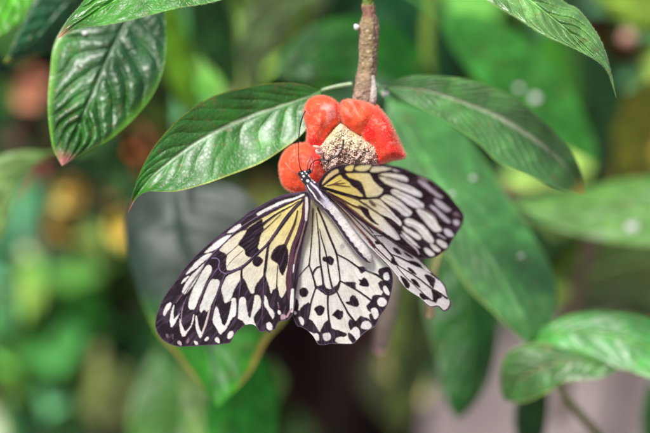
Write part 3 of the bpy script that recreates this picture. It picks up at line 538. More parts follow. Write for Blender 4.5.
def cB(X, Y, S, b):
    t = sstep(120, 142, Y)[..., None]; p = (sstep(.4, .7, vnoise(X*1.6, Y*.7, 5, 5))*sstep(16, 6, np.hypot(X-329, Y-115)))[..., None]  # p: pinkish highlight along the fold, painted into the colour
    c = OR*(1-t)+RED*t; r = sstep(2.5, 0, S)[..., None]; c = c*(1-.3*r)+lin(245,150,110)*.3*r
    return c*(1-.7*p)+lin(252,190,180)*.7*p
def cC(X, Y, S, b):
    st = (sstep(.45, .8, np.sin(X*.55-Y*.35+3*vnoise(X, Y, 10, 8))*.5+.5)*sstep(375, 350, X)*sstep(6, 16, 128-(122-Y)*0-Y))[..., None]  # st: pale highlight streaks painted on the lobe
    c = OR*np.ones(X.shape+(1,)); r = sstep(5, 0, S)[..., None]; c = c*(1-.3*r)+lin(248,160,140)*.3*r
    return c*(1-.38*st)+lin(252,176,160)*.38*st
def cD(X, Y, S, b):
    t = sstep(24, 6, np.hypot(X-372, Y-124))[..., None]; r = sstep(5, 0, S)[..., None]*sstep(370, 382, X)[..., None]
    return (lin(238, 56, 40)*(1-t)+lin(232,22,26)*t)*(1-.45*r)+lin(246,176,160)*.45*r
lobe([(279,168),(280,160),(284,152),(290,146.5),(298,143.5),(307,142.5),(316,141),(323,143),(330,152),(332,166),(326,178),(318,187),(306,193),(296,193),(287,190),(281,182)], .0045, F+.010, cA, (0, 0), seed=2, fuzz=6000)
lobe([(304,118),(304,110),(307,102),(312,97.5),(320,95.5),(329,97),(336,101),(339,105.5),(340,114),(340,122),(334,130),(328,137),(326,146),(321,152),(313,149),(306.5,143),(307,134),(306,126)], .0060, F+.011, cB, (.00002, .00002), folds=.0004, seed=4, fuzz=5500)
lobe([(339.5,106),(343,100.5),(350,99),(358,100.5),(367,102.5),(376,107.5),(380,114),(384,124),(380,136),(374,143),(366,140),(356,134),(348,129),(342,123),(339,114)], .0060, F+.012, cC, (0, 0), folds=.0005, seed=6, fuzz=5500)
lobe([(376,105.5),(378,106),(384,113),(390,121),(395,131),(400,142),(404,151),(406,155),(404,158.5),(394,160.5),(385,163),(377,164),(373,156),(371,146),(364,140),(361,130),(364,121),(370,112)], .0052, F+.0095, cD, (-.00003, 0), seed=8, fuzz=6000)
# cream cone of the flower centre
def disc():
    ol = crom([(339,124),(344,125),(350,130),(360,136),(370,143),(376,147),(378,156),(378,167),(366,170),(345,172),(326,172),(320,164),(318,156),(315,149),(320,145),(326,138),(333,130)], 5)
    X, Y = np.meshgrid(np.arange(312, 382, .6), np.arange(121, 175, .6)); S = sdf(ol, X, Y); keep = S > -.6
    S = np.maximum(S, 0); b = np.sqrt(np.clip(1-(1-np.clip(S/17, 0, 1))**2, 0, 1))
    bump = vnoise(X, Y, 1.8, 3)*.5+vnoise(X, Y, .9, 4)*.25+vnoise(X, Y, 3.6, 6)*1.35
    D = F+.0105-.0065*b-.0014*bump*np.clip(S/2, 0, 1)
    t = sstep(138, 160, Y+14*(vnoise(X, Y, 4, 9)-.4)-(X-345)*.1)[..., None]
    c = lin(232, 216, 178)*(1-t)+lin(214, 184, 174)*t
    g = (sstep(1.35, 1.05, bump)*.55*(.3+t[..., 0]))[..., None]; c = c*(1-g*.6)+lin(150, 104, 100)*g*.6
    y = (sstep(.62, .8, vnoise(X, Y, 5, 12))*sstep(152, 140, Y))[..., None]; c = c*(1-y*.5)+lin(232, 206, 96)*y*.5
    c = c*(.9+.2*rng.random(X.shape))[..., None]
    idx = np.full(X.shape, -1); idx[keep] = np.arange(keep.sum())
    q = np.stack([idx[:-1, :-1], idx[1:, :-1], idx[1:, 1:], idx[:-1, 1:]], -1).reshape(-1, 4); q = q[(q >= 0).all(1)]
    o = mesh_obj('flower_centre', at(X[keep], Y[keep], D[keep]), q, M['floret'], FL, np.clip(c[keep], 0, 1))
    # tiny buds, seeds and bristles standing out of it
    r = np.random.default_rng(12); ys, xs = np.where(keep & (S > .3)); V = []; Fc = []; C = []
    for _ in range(1000):
        k = r.integers(len(ys)); x, y, d = X[ys[k], xs[k]], Y[ys[k], xs[k]], D[ys[k], xs[k]]
        low = y > 145+r.normal(0, 8); kind = r.random()
        if kind < .13 and low: col = lin(78, 44, 48); L_, w_ = 2.4, .75
        elif kind < .22: col = lin(170, 70, 60) if low else lin(176, 150, 96); L_, w_ = 2.0, .6
        elif low: col = lin(226, 196, 178)*r.uniform(.85, 1.08); L_, w_ = 2.8, .6
        else: col = lin(240, 226, 190)*r.uniform(.88, 1.05); L_, w_ = 2.3, .75
        # short blunt bristle pointing out and a bit down
        an = r.normal(1.2 if low else 1.9, .9); dx, dy = math.cos(an)*L_*.55, math.sin(an)*L_*.55
        p0 = at(x, y, d+.0002); p1 = at(x+dx, y+dy, d-r.uniform(.3, .9)*L_*MPX)
        T = p1-p0; s1 = np.cross(T, [0, 0, 1.]); s1 /= np.linalg.norm(s1); s2 = np.cross(T, s1); s2 /= np.linalg.norm(s2)
        b0 = len(V); w = w_*MPX
        for k2, (tt_, ww) in enumerate(((0, .8), (.6, 1), (1, .35))):
            for a in range(5):
                an2 = a*2*math.pi/5; V.append(p0+T*tt_+(s1*math.cos(an2)+s2*math.sin(an2))*w*ww); C.append(np.clip(col, 0, 1))
        for k2 in range(2):
            for a in range(5): Fc.append((b0+k2*5+a, b0+k2*5+(a+1) % 5, b0+k2*5+5+(a+1) % 5, b0+k2*5+5+a))
        Fc.append(tuple(b0+10+a for a in range(5)))
    mesh_obj('bristles', np.array(V), Fc, M['floret'], FL, np.array(C))
disc()
tube('bristle', [(321,149,F+.003),(317,147,F+.002),(313,146,F+.002)], [.0005,.0006,.0003], M['floret'], FL, cols=[lin(235,190,180), lin(245,200,185)])
tube('bristle', [(322,153,F+.003),(318,153,F+.001),(315.5,150,F+.001)], [.0005,.0005,.0003], M['floret'], FL, cols=[lin(225,180,180), lin(245,205,190)])

# ------------------------------------------------------------------ the woody stem the flower hangs from
ST = thing('plant_stem', at(366, 40, F+.02), 'pale brown woody stem with warty bark running down into the red flower', 'stem')
def stem():
    n = 260; na = 48; u = np.linspace(0, 1, n)
    P = resample(np.array([(371,-40,0),(368.5,-8,0),(368,4,0),(369,14,0),(369,25,0),(368.5,45,0),(368,62,0),(365.5,80,0),(363,98,0),(360,118,0),(355,140,0)], float), u)
    y = P[:, 1]; r = np.interp(y, [-40, 2, 6, 14, 19, 27, 60, 85, 110, 140], [5.0, 5.2, 6.6, 6.0, 8, 9.6, 8.8, 10.3, 11, 9])
    a = np.linspace(0, 2*np.pi, na, endpoint=False)
    U, A_ = np.meshgrid(y, a, indexing='ij')
    rr = r[:, None]*(1+.10*(vnoise(U, A_*9, 6, 2)-.5)+.06*np.cos(A_*4+U*.02)+.10*(vnoise(U, A_*9, 2.0, 3)-.5))
    wart = np.zeros(U.shape); rg = np.random.default_rng(4)
    for _ in range(75):
        wy = rg.uniform(30, 118); wa = rg.uniform(0, 6.28); ws = rg.uniform(.9, 1.9)
        d_ = np.hypot(U-wy, (((A_-wa+np.pi) % (2*np.pi))-np.pi)*9); wart = np.maximum(wart, sstep(ws, ws*.3, d_)*rg.uniform(.5, 1))
    rr = rr+wart*.7
    px = P[:, 0, None]+rr*np.cos(A_); py = U+0*A_; dd = F+.019-rr*np.sin(A_)*MPX
    c = lin(166, 140, 122)*np.ones(U.shape+(1,)); g = sstep(8, 2, y)[:, None, None]
    s = vnoise(U*.35, A_*9, 3, 7)[..., None]; c = c*(.7+.55*s)
    gr = (sstep(.5, .8, np.cos(A_-1.7))*sstep(100, 60, U))[..., None]*.4; c = c*(1-gr)+lin(150, 140, 80)*gr
    c = c*(1-g)+lin(110, 130, 60)*g
    nd_ = (sstep(4, 8, U)*sstep(20, 15, U))[..., None]; c = c*(1-nd_*.6)+lin(140,92,86)*nd_*.6*(.5+s)
    c = c*(1-wart[..., None]*.75)+lin(232, 214, 200)*wart[..., None]*.75
    i = np.arange(n-1)[:, None]; j = np.arange(na)[None]
    q = np.stack([i*na+j, i*na+(j+1) % na, (i+1)*na+(j+1) % na, (i+1)*na+j], -1).reshape(-1, 4)
    mesh_obj('bark', at(px, py, dd).reshape(-1, 3), q, M['bark'], ST, np.clip(c.reshape(-1, 3), 0, 1))
stem()
def blob(name, px, py, d, rpx, mat, parent, ky=1., seed=0, flat=1., col=None, label=None):
    a = np.linspace(0, np.pi, 12); b = np.linspace(0, 2*np.pi, 20, endpoint=False); s = .36*d/650
    V = []
    for t in a:
        for p in b:
            k = 1+.10*math.sin(3*p+seed)*math.sin(t)+.06*math.sin(5*t+seed*2)
            V.append(at(px+rpx*k*math.sin(t)*math.cos(p), py+rpx*ky*k*math.sin(t)*math.sin(p), d-rpx*s*math.cos(t)*flat))
    fq = [(i*20+j, (i+1)*20+j, (i+1)*20+(j+1) % 20, i*20+(j+1) % 20) for i in range(11) for j in range(20)]
    o = mesh_obj(name, np.array(V), fq, mat, parent, None if col is None else np.tile(col, (len(V), 1)))
    if label: o['label'] = label
    return o
blob('bud', 356.5, 27, F+.017, 3.2, M['white'], ST, seed=2)
tube('side_ridge', [(373,76,F+.016),(374,88,F+.014),(373,100,F+.013),(371,112,F+.015)], [.0006,.0011,.0013,.0008], M['bark'], ST, cols=[lin(170,160,148), lin(196,188,178), lin(150,132,120)])
# ------------------------------------------------------------------ leaves
def leaf(label, mid, A, B, d, hue, eA=0., eB=0., nv=9, relief=.0008, mat='leaf', group=None, res=(160, 60), edge=None, tipc=None, midc=None, veinc=None,
         spots=(), petiole=None, arch=0., serr=0., seed=0, cat='leaf', name='leaf', colf=None, hair=0, midw=.035, keel=.0002, base_c=None, sweep=.26, vmix=.45):
    """mid, A, B: midrib and both margins from base to tip, A on one side, B on the other; d: distance at base and tip; eA/eB: how far each margin comes forward (-) or goes back (+)"""
    cool = np.array([1.0, .96, .42]); hue = np.array(hue)*cool*(.88 if mat == 'leaf' else 1.0)
    if edge is not None: edge = np.array(edge)*np.array([.95, .9, .6])
    if midc is not None: midc = np.array(midc)*np.array([.9, .9, .75])
    nu, nw = res; u = np.linspace(0, 1, nu)
    m = resample(np.array(mid, float), u); a = resample(np.array(A, float), u); b = resample(np.array(B, float), u)
    dm = np.interp(u, np.linspace(0, 1, len(d)), d)
    v = np.linspace(-1, 1, nw*2+1); U, Vv = np.meshgrid(u, v, indexing='ij'); av = np.abs(Vv)
    E = np.where((Vv < 0)[..., None], a[:, None], b[:, None])
    if serr:
        av_ = av*(1+serr*np.sin(U*nv*22+seed)*(av > .93)*.03)
    else: av_ = av
    P = m[:, None]*(1-av_[..., None])+E*av_[..., None]
    bell = np.sin(np.pi*np.clip(U, 0, 1))**.6
    side = np.where(Vv < 0, eA, eB)
    D = dm[:, None]+side*(av**1.3)*bell+arch*np.sin(np.pi*U)
    ph = (U*1.1-av*sweep)*nv+.5*(Vv > 0)*.6+seed*.37+.9*(vnoise(U*nv, Vv*2+5, 1.1, seed+4)-.5)
    fr = ph-np.floor(ph); puff = np.sin(np.pi*fr)**.7
    vein = sstep(.09, .0, np.minimum(fr, 1-fr))*sstep(1, .8, av)
    sub = sstep(.2, .0, np.abs(((ph*6+av*2) % 1)-.5))*.25
    env = sstep(0, .12, av)*sstep(1, .75, av)*sstep(0, .1, U)*sstep(1, .9, U)
    amp = .35+1.3*vnoise(P[..., 0], P[..., 1], 30, seed+6)
    D = D-relief*puff*env*amp-.25*relief*env*vnoise(U*nv*5, Vv*9, 1.0, seed+8)+keel*np.exp(-(av/.05)**2)*sstep(1, .85, U)
    D = D+.0012*(vnoise(P[..., 0], P[..., 1], 35, seed+1)-.5)*2
    c = np.ones(U.shape+(1,))*np.array(hue)
    c = c*(.8+.4*vnoise(P[..., 0], P[..., 1], 24, seed+2)[..., None])
    vc = np.array(veinc) if veinc is not None else np.array(hue)*1.5+np.array([.01, .015, .005])
    c = c*(1-vmix*vein[..., None])+vc*vmix*vein[..., None]
    c = c*(1-.10*(sub*env)[..., None])
    mc = np.array(midc) if midc is not None else np.array(hue)*1.8+np.array([.02, .03, .01])
    mw = sstep(midw*1.4, midw*.5, av)[..., None]*sstep(1, .75, U)[..., None]
    c = c*(1-.85*mw)+mc*.85*mw
    ec = np.array(edge) if edge is not None else np.array(hue)*1.6+np.array([.03, .05, 0])
    ew = sstep(.955, .99, av)[..., None]; c = c*(1-.75*ew)+ec*.75*ew
    if tipc is not None:
        tw = sstep(.90, .985, U)[..., None]; c = c*(1-tw)+np.array(tipc)*tw
    bl_ = sstep(.80, .9, vnoise(P[..., 0], P[..., 1], 5, seed+31))[..., None]*.5; c = c*(1-bl_)+lin(120, 110, 60)*bl_
    pt = (sstep(.35, .9, vnoise(P[..., 0], P[..., 1], 13, seed+32)))[..., None]; c = c*(.85+.4*pt)
    if colf is not None: c = colf(c, U, Vv, P)
    c = c*(1+.04*rng.normal(0, 1, U.shape)[..., None])
    th = thing(name, at(m[0, 0], m[0, 1], dm[0]), label, cat, group)
    W = at(P[..., 0], P[..., 1], D)
    nn = nw*2+1; i = np.arange(nu-1)[:, None]; j = np.arange(nn-1)[None]
    q = np.stack([i*nn+j, i*nn+j+1, (i+1)*nn+j+1, (i+1)*nn+j], -1).reshape(-1, 4)
    bo = mesh_obj('blade', W.reshape(-1, 3), q, M[mat], th, np.clip(c.reshape(-1, 3), 0, 1))
    # midrib as a raised cord tapering to the tip
    k = int(nu*.93); px_m = .36*dm[0]/650
    rr = np.clip(np.linspace(1, .12, k), 0, 1)
    Lw = np.linalg.norm(a-b, axis=1).max()
    rad0 = max(.016*Lw, .6)*px_m
    pts = np.stack([m[:k, 0], m[:k, 1], D[:k, nw]+.0002], -1)[::max(1, k//14)]
    tube('midrib', pts.tolist(), (rad0*np.linspace(1, .2, 6)).tolist(), M[mat], th, nseg=8, n=50, cols=[mc, mc])
    if petiole is not None:
        tube('petiole', petiole, [rad0*1.6, rad0*1.4, rad0*1.1], M[mat], th, nseg=10, n=24, cols=[base_c if base_c is not None else mc, mc])
    for (sx, sy, sr) in spots:
        k = np.argmin(np.hypot(P[..., 0]-sx, P[..., 1]-sy)); dd = D.ravel()[k]
        blob('white_spot', sx, sy, dd-.0008, sr*.8, M['white'], th, ky=.75, seed=sx, flat=.15)
    if hair:
        k = np.where(av.ravel() > .97)[0]; Wf = W.reshape(-1, 3)
        cen = np.repeat(W[:, nw], nn, axis=0); ov = Wf-cen; ov /= np.linalg.norm(ov, axis=1)[:, None]+1e-9
        k = k[U.ravel()[k] > .05]
        hairs('margin_hair', Wf[k], ov[k], hair, .0007, .00003, lin(190, 215, 160), M['fuzz'], th, .35, seed)
    return th

G1 = lin(40, 120, 38); G2 = lin(28, 92, 42); G3 = lin(22, 70, 48); GB = lin(58, 150, 36)
# 1 top left leaf pointing down-left
leaf('bright green leaf pointing down left across the top left corner', [(235,-62),(160,-25),(110,3),(78,23),(57,39)], [(235,-62),(250,-15),(217,1),(176,8.5),(135,19),(105,25),(81,28),(57,39)],
     [(235,-62),(150,-60),(100,-25),(83,2),(68,20),(57,39)], (.590,.578), lin(62,140,50), eA=-.006, eB=.004, nv=9, relief=.0007, edge=lin(120,180,90), tipc=lin(170,120,90), hair=1500, seed=1, petiole=[(262,-90,.6),(250,-76,.595),(235,-62,.59)])
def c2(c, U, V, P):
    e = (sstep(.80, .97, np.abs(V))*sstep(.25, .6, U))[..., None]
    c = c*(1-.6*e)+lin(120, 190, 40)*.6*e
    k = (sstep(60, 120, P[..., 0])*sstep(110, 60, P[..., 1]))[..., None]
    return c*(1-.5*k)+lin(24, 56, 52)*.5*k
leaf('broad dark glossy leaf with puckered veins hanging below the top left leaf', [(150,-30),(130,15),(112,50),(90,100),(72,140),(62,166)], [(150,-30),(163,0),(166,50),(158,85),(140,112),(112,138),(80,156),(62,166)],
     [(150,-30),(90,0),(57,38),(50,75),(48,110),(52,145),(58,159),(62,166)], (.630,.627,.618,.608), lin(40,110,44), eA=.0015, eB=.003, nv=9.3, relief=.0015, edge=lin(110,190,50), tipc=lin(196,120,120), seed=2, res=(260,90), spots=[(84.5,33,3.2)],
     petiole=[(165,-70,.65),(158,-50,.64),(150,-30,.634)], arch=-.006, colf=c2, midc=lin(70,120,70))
leaf('dark bluish leaf with a sharp tip at the left edge, behind the glossy leaf', [(90,-25),(60,8),(30,42),(4,63)], [(90,-25),(85,25),(58,50),(30,57),(4,63)], [(90,-25),(45,-15),(22,25),(4,63)], (.66,.64), lin(34,90,80), eA=.01, nv=7, mat='leaf_matt', edge=lin(110,160,80), tipc=lin(150,170,60), seed=3, petiole=[(110,-60,.67),(100,-42,.665),(90,-25,.66)])
leaf('light green leaf cut by the top left corner of the photo', [(32,-40),(15,-5),(-8,42)], [(32,-40),(42,-5),(24,20),(-8,42)], [(32,-40),(-12,-20),(-22,15),(-8,42)], (.66,.64), lin(92,180,70), nv=6, mat='leaf_matt', seed=4, petiole=[(50,-80,.67),(40,-60,.665),(32,-40,.66)])
# 5 large leaf left of the flower
def c5(c, U, V, P):
    s = (sstep(.10, .0, np.abs(V))*sstep(.05, .2, U)*sstep(.9, .6, U))[..., None]  # pale sheen along the midrib, painted into the tint
    return c*(1-.55*s)+lin(150, 185, 150)*.55*s
leaf('large green leaf with a pale midrib, curving left from behind the red flower', [(322,90),(305,98),(261,112),(233,123),(205,137),(178,155),(150,178),(135,197),(127,215)],
     [(322,90),(311,120),(300,136),(283,149),(261,163),(233,174),(205,184),(178,191),(158,191.5),(146,192),(136,199),(127,215)], [(322,90),(300,84),(275,83),(247,87),(211,97),(186,113),(167,131),(150,153),(136,182),(127,215)],
     (.612,.597), lin(50,130,48), eA=-.0065, eB=-.003, nv=9, relief=.00032, midc=lin(190,215,180), edge=lin(190,200,90), tipc=lin(190,130,120), seed=5, res=(260,90), petiole=[(352,84,.612),(338,86,.612),(322,90,.612)], colf=c5, midw=.05)
leaf('long grey green leaf with a pale midrib, right of the woody stem', [(386,87),(405,88),(430,91),(464,102),(498,116),(531,136),(562,162),(585,195)], [(386,87),(400,78),(425,75),(470,80),(510,95),(545,122),(570,150),(582,175),(585,195)],
     [(386,87),(400,98),(440,118),(474,140),(498,162),(531,177),(559,189),(585,195)], (.629,.640), lin(84,148,104), eA=-.003, eB=-.007, nv=15, relief=.0005, mat='leaf', edge=lin(150,190,130), tipc=lin(200,190,90), seed=6, res=(220,70), petiole=[(368,96,.606),(376,89,.618),(386,87,.629)], spots=[(385,93.5,4.6)], base_c=lin(150,140,110), midc=lin(205,220,200), midw=.08, sweep=.34, vmix=.7, veinc=lin(150,196,160))
leaf('pale green downy leaf with a thin drip tip, hanging into the top right', [(455,-55),(510,-15),(555,20),(588,50),(606,70),(616,97)], [(455,-55),(530,-35),(562,0),(579,10),(599,37),(609,64),(616,97)],
     [(455,-55),(465,-20),(486,0),(515,17),(542,34),(579,51),(603,66),(612,84),(616,97)], (.606,.576), lin(112,168,128), eA=.007, eB=-.006, nv=10, relief=.0012, mat='leaf', edge=lin(150,190,110), tipc=lin(150,190,60), seed=7, res=(240,80), hair=2200, petiole=[(420,-80,.62),(438,-66,.612),(455,-55,.606)])
def c8(c, U, V, P):
    e = (sstep(.86, .97, V)*sstep(.35, .7, U))[..., None]
    return c*(1-.6*e)+lin(150, 175, 60)*.6*e
leaf('very broad drooping green leaf behind the raised right wing', [(388,98),(418,150),(455,210),(492,265),(514,305),(529,344)], [(388,98),(430,112),(470,140),(498,184),(528,228),(548,262),(557,290),(549,325),(529,344)],
     [(388,98),(385,150),(405,200),(440,245),(467,287),(491,310),(514,333),(529,344)], (.690,.670), lin(80,152,112), eA=.012, eB=-.002, nv=10, relief=.0006, mat='leaf', sweep=.35, vmix=.6, midw=.05, seed=8, res=(160,60), spots=[(473,178,3.4),(452,194,3),(521,256,3)], petiole=[(360,70,.66),(374,84,.657),(388,98,.655)], colf=c8)
leaf('blurred pale green leaf reaching in from the right edge with one white spot', [(735,215),(660,212),(600,208),(550,206),(508,200)], [(735,215),(700,245),(650,246),(610,241),(575,234),(540,222),(508,200)], [(735,215),(690,182),(650,177),(609,182),(580,190),(540,196),(508,200)],
     (.74,.77), lin(96,150,100), eA=-.01, eB=.01, nv=7, mat='leaf_matt', seed=9, edge=lin(130,170,110), spots=[(632,227.5,7)], petiole=[(800,225,.74),(770,220,.74),(735,215,.74)])
leaf('bright yellow green leaf arching off the lower right edge', [(524,345),(560,333),(600,333),(650,348),(700,378),(740,410)], [(524,345),(545,326),(575,314),(610,311),(650,319),(700,345),(740,410)], [(524,345),(545,343),(575,352),(600,363),(650,378),(695,400),(740,410)],
     (.675,.650), lin(50,156,62), eA=.004, eB=-.004, nv=9, relief=.0004, mat='leaf', seed=10, edge=lin(130,200,80), res=(200,60), petiole=[(500,372,.69),(512,356,.68),(524,345,.675)], midc=lin(150,210,110))
leaf('rounded green leaf with a yellow rim tucked under the bright lower right leaf', [(620,369),(590,362),(565,361),(531,372),(512,388),(505,401)], [(620,369),(599,378),(565,382),(548,392),(525,402),(505,401)], [(620,369),(590,355),(559,346),(531,344),(511,350),(502,365),(500,386),(505,401)],
     (.655,.672), lin(62,122,66), eA=-.005, eB=.006, nv=8, relief=.0005, mat='leaf', seed=11, edge=lin(178,206,90), midc=lin(170,170,130), petiole=[(660,380,.67),(640,374,.66),(620,369,.655)])
leaf('dark green leaf hanging down behind the lower right leaves', [(440,225),(462,300),(470,350),(458,420)], [(440,225),(492,270),(500,320),(491,375),(474,405),(458,420)], [(440,225),(424,290),(430,330),(440,372),(448,405),(458,420)], (.77,.74), lin(44,108,60), eA=.01, nv=7, mat='leaf_matt', seed=12, edge=lin(90,120,50), petiole=[(430,150,.8),(436,190,.78),(440,225,.77)])
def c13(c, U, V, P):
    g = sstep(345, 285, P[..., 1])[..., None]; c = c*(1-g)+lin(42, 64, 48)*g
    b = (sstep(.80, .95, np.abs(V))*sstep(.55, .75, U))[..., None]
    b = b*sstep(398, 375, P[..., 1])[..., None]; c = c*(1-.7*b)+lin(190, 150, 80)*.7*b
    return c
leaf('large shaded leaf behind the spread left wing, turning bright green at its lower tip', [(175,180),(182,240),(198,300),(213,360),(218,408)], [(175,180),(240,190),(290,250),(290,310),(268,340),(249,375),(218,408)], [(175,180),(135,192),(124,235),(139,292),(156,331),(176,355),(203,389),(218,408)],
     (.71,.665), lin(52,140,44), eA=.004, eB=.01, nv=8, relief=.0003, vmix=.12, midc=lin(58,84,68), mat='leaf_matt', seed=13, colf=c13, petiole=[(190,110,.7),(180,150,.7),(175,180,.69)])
leaf('deep green leaf at the bottom edge, left of the dark trunk', [(250,335),(244,385),(240,440),(236,480)], [(250,335),(272,375),(277,420),(262,470),(236,480)], [(250,335),(222,370),(205,410),(212,460),(236,480)], (.74,.73), lin(44,150,54), nv=7, mat='leaf_matt', seed=14, petiole=[(252,290,.76),(252,310,.75),(250,335,.74)])
leaf('pale sheened leaf at the bottom edge beneath the orange rimmed leaf', [(180,350),(192,395),(212,470)], [(180,350),(203,385),(218,430),(212,470)], [(180,350),(180,395),(192,440),(212,470)], (.76,.74), lin(112,150,118), nv=6, mat='leaf_matt', seed=15, petiole=[(170,300,.74),(174,325,.73),(178,350,.72)])
leaf('green leaf blurred at the bottom edge below the left wingtip', [(160,345),(158,400),(150,480)], [(160,345),(182,390),(182,440),(150,480)], [(160,345),(140,380),(130,430),(150,480)], (.90,.88), lin(60,112,58), nv=6, mat='leaf_matt', seed=16, petiole=[(165,290,.86),(162,318,.85),(160,345,.84)])
leaf('pale grey green leaf hanging off the left edge', [(52,152),(20,176),(-8,215),(-40,262)], [(52,152),(27,174),(16,192),(8,222),(-8,248),(-40,262)], [(52,152),(10,153),(-30,175),(-50,220),(-40,262)], (.70,.69), lin(120,160,126), nv=7, mat='leaf_matt', seed=17, petiole=[(100,140,.72),(75,145,.71),(52,152,.70)])
# second row, further back and soft
def soft(label, mid, w, d, hue, seed, spots=(), edge=None, wmax=.5, up=None):
    us = np.linspace(0, 1, 12); m = resample(np.array(mid, float), us); t = np.gradient(m, axis=0); t /= np.linalg.norm(t, axis=1)[:, None]
    n = np.stack([t[:, 1], -t[:, 0]], -1); prof = (np.sin(np.pi*us**(.8))**.8)*w; prof[0] = prof[-1] = 0
    A = m+n*prof[:, None]; B = m-n*prof[:, None]
    pd = m[0]-t[0]*40
    leaf(label, m, A, B, d, hue, eA=.006, eB=-.006, nv=7, mat='leaf_matt', seed=seed, res=(70, 26), spots=spots, edge=edge, petiole=[(pd[0], pd[1], d[0]+.01), ((pd[0]+m[0][0])/2, (pd[1]+m[0][1])/2, d[0]+.005), (m[0][0], m[0][1], d[0])])
soft('pale sheened leaf bending down at the top, left of the woody stem', [(340,-30),(295,2),(262,30),(248,90)], 26, (.78,.80), lin(120,150,140), 20)
soft('dark narrow leaf at the top between the glossy leaf and the pale bent leaf', [(205,-30),(212,25),(238,95)], 22, (.80,.82), lin(36,84,56), 21)
soft('thin yellow green upright leaf above the large left leaf', [(312,0),(298,32),(286,80)], 9, (.76,.76), lin(120,160,80), 22)
soft('broad dark green leaf crossing behind the woody stem', [(275,75),(330,50),(385,52),(440,95)], 30, (.74,.76), lin(26,92,30), 23)
soft('blue green leaf at the top, right of the woody stem', [(380,-45),(410,0),(440,60),(450,100)], 30, (.84,.86), lin(16,80,62), 24)
soft('mid green leaf above the long grey leaf, dotted with white spots', [(440,15),(490,50),(545,100),(600,165)], 32, (.76,.78), lin(60,136,76), 25, spots=[(535,98,6),(519,88,4)])
soft('bright green narrow leaf hanging behind the dark glossy leaf', [(158,-20),(172,40),(186,90),(196,135)], 16, (.80,.82), lin(110,170,60), 26)
soft('yellow green leaf in the top right corner', [(680,20),(640,8),(590,-12)], 22, (.80,.82), lin(140,180,90), 27)
soft('olive leaf with a warm edge at the right edge below the pink bud', [(670,80),(640,120),(620,185)], 22, (.85,.87), lin(120,130,50), 28, edge=lin(180,110,50))
soft('dark green leaf behind the drip tip at the top right', [(560,20),(600,80),(612,140),(590,185)], 20, (.90,.92), lin(30,74,50), 29)
soft('yellow green leaf falling below the drip tipped leaf', [(545,30),(560,80),(565,125),(560,160)], 18, (.88,.9), lin(76,160,60), 30)
soft('dim grey green leaf at the right edge beneath the pale spotted leaf', [(690,250),(620,262),(560,285)], 26, (.86,.88), lin(84,116,84), 31)
soft('shaded leaf between the broad drooping leaf and the right edge', [(700,320),(640,290),(590,300),(545,310)], 22, (.94,.95), lin(60,84,62), 32)
soft('dark leaf at the bottom edge under the yellow rimmed leaf', [(545,375),(532,410),(530,470)], 17, (.74,.74), lin(30,84,50), 33)
soft('green leaf at the bottom right corner edge', [(700,470),(660,440),(650,380)], 16, (.76,.76), lin(40,96,60), 34)
soft('shaded leaf peeping out under the right hindwing', [(430,215),(440,260),(425,330),(400,400)], 24, (.86,.88), lin(60,84,56), 35)
soft('olive leaf hanging behind the right hindwing tip', [(400,270),(410,320),(408,380),(395,440)], 20, (.92,.94), lin(96,120,84), 36)
soft('greyish leaf between the flower and the spotted leaf', [(240,110),(225,160),(200,215)], 20, (.80,.82), lin(40,84,44), 37)

# stalks
def stalk(label, pts, r, c0, c1, name='plant_stem', mat='bark'):
    return tag(tube(name, pts, r, M[mat], None, nseg=14, n=40, cols=[c0, c1]), label, 'stem')
stalk('straight yellow green stalk crossing the top, right of the woody stem', [(436,-60,.83),(431,0,.83),(428,60,.83),(440,150,.84),(475,250,.85),(480,325,.85)], [.0028,.0028,.0030,.0034], lin(120,150,60), lin(100,120,60))
stalk('thin green brown stalk slanting down to the bottom edge at the right', [(548,368,.70),(562,392,.705),(580,415,.71),(600,440,.715),(640,520,.74)], [.0014,.0016,.0018,.002], lin(130,140,80), lin(120,110,80))
stalk('pinkish grey branch running flat behind the right hand leaves', [(470,186,.82),(520,196,.82),(560,212,.83),(590,238,.84),(575,300,.86),(560,420,.9)], [.0034,.0040,.0036,.0034,.003], lin(140,124,104), lin(110,104,84))
stalk('pale yellow stalk with a pink foot seen between the right wings', [(447,215,.65),(440,250,.648),(432,280,.645),(430,318,.645)], [.0012,.0017,.0017,.0018], lin(150,180,90), lin(196,176,140))
stalk('dried grey stalk with a pink end hanging under the spotted hindwing', [(398,262,.69),(392,290,.69),(386,320,.688),(379,350,.685)], [.0022,.0036,.0036,.0026], lin(134,130,112), lin(150,132,124))
o_ = bpy.data.objects[-1] if False else None
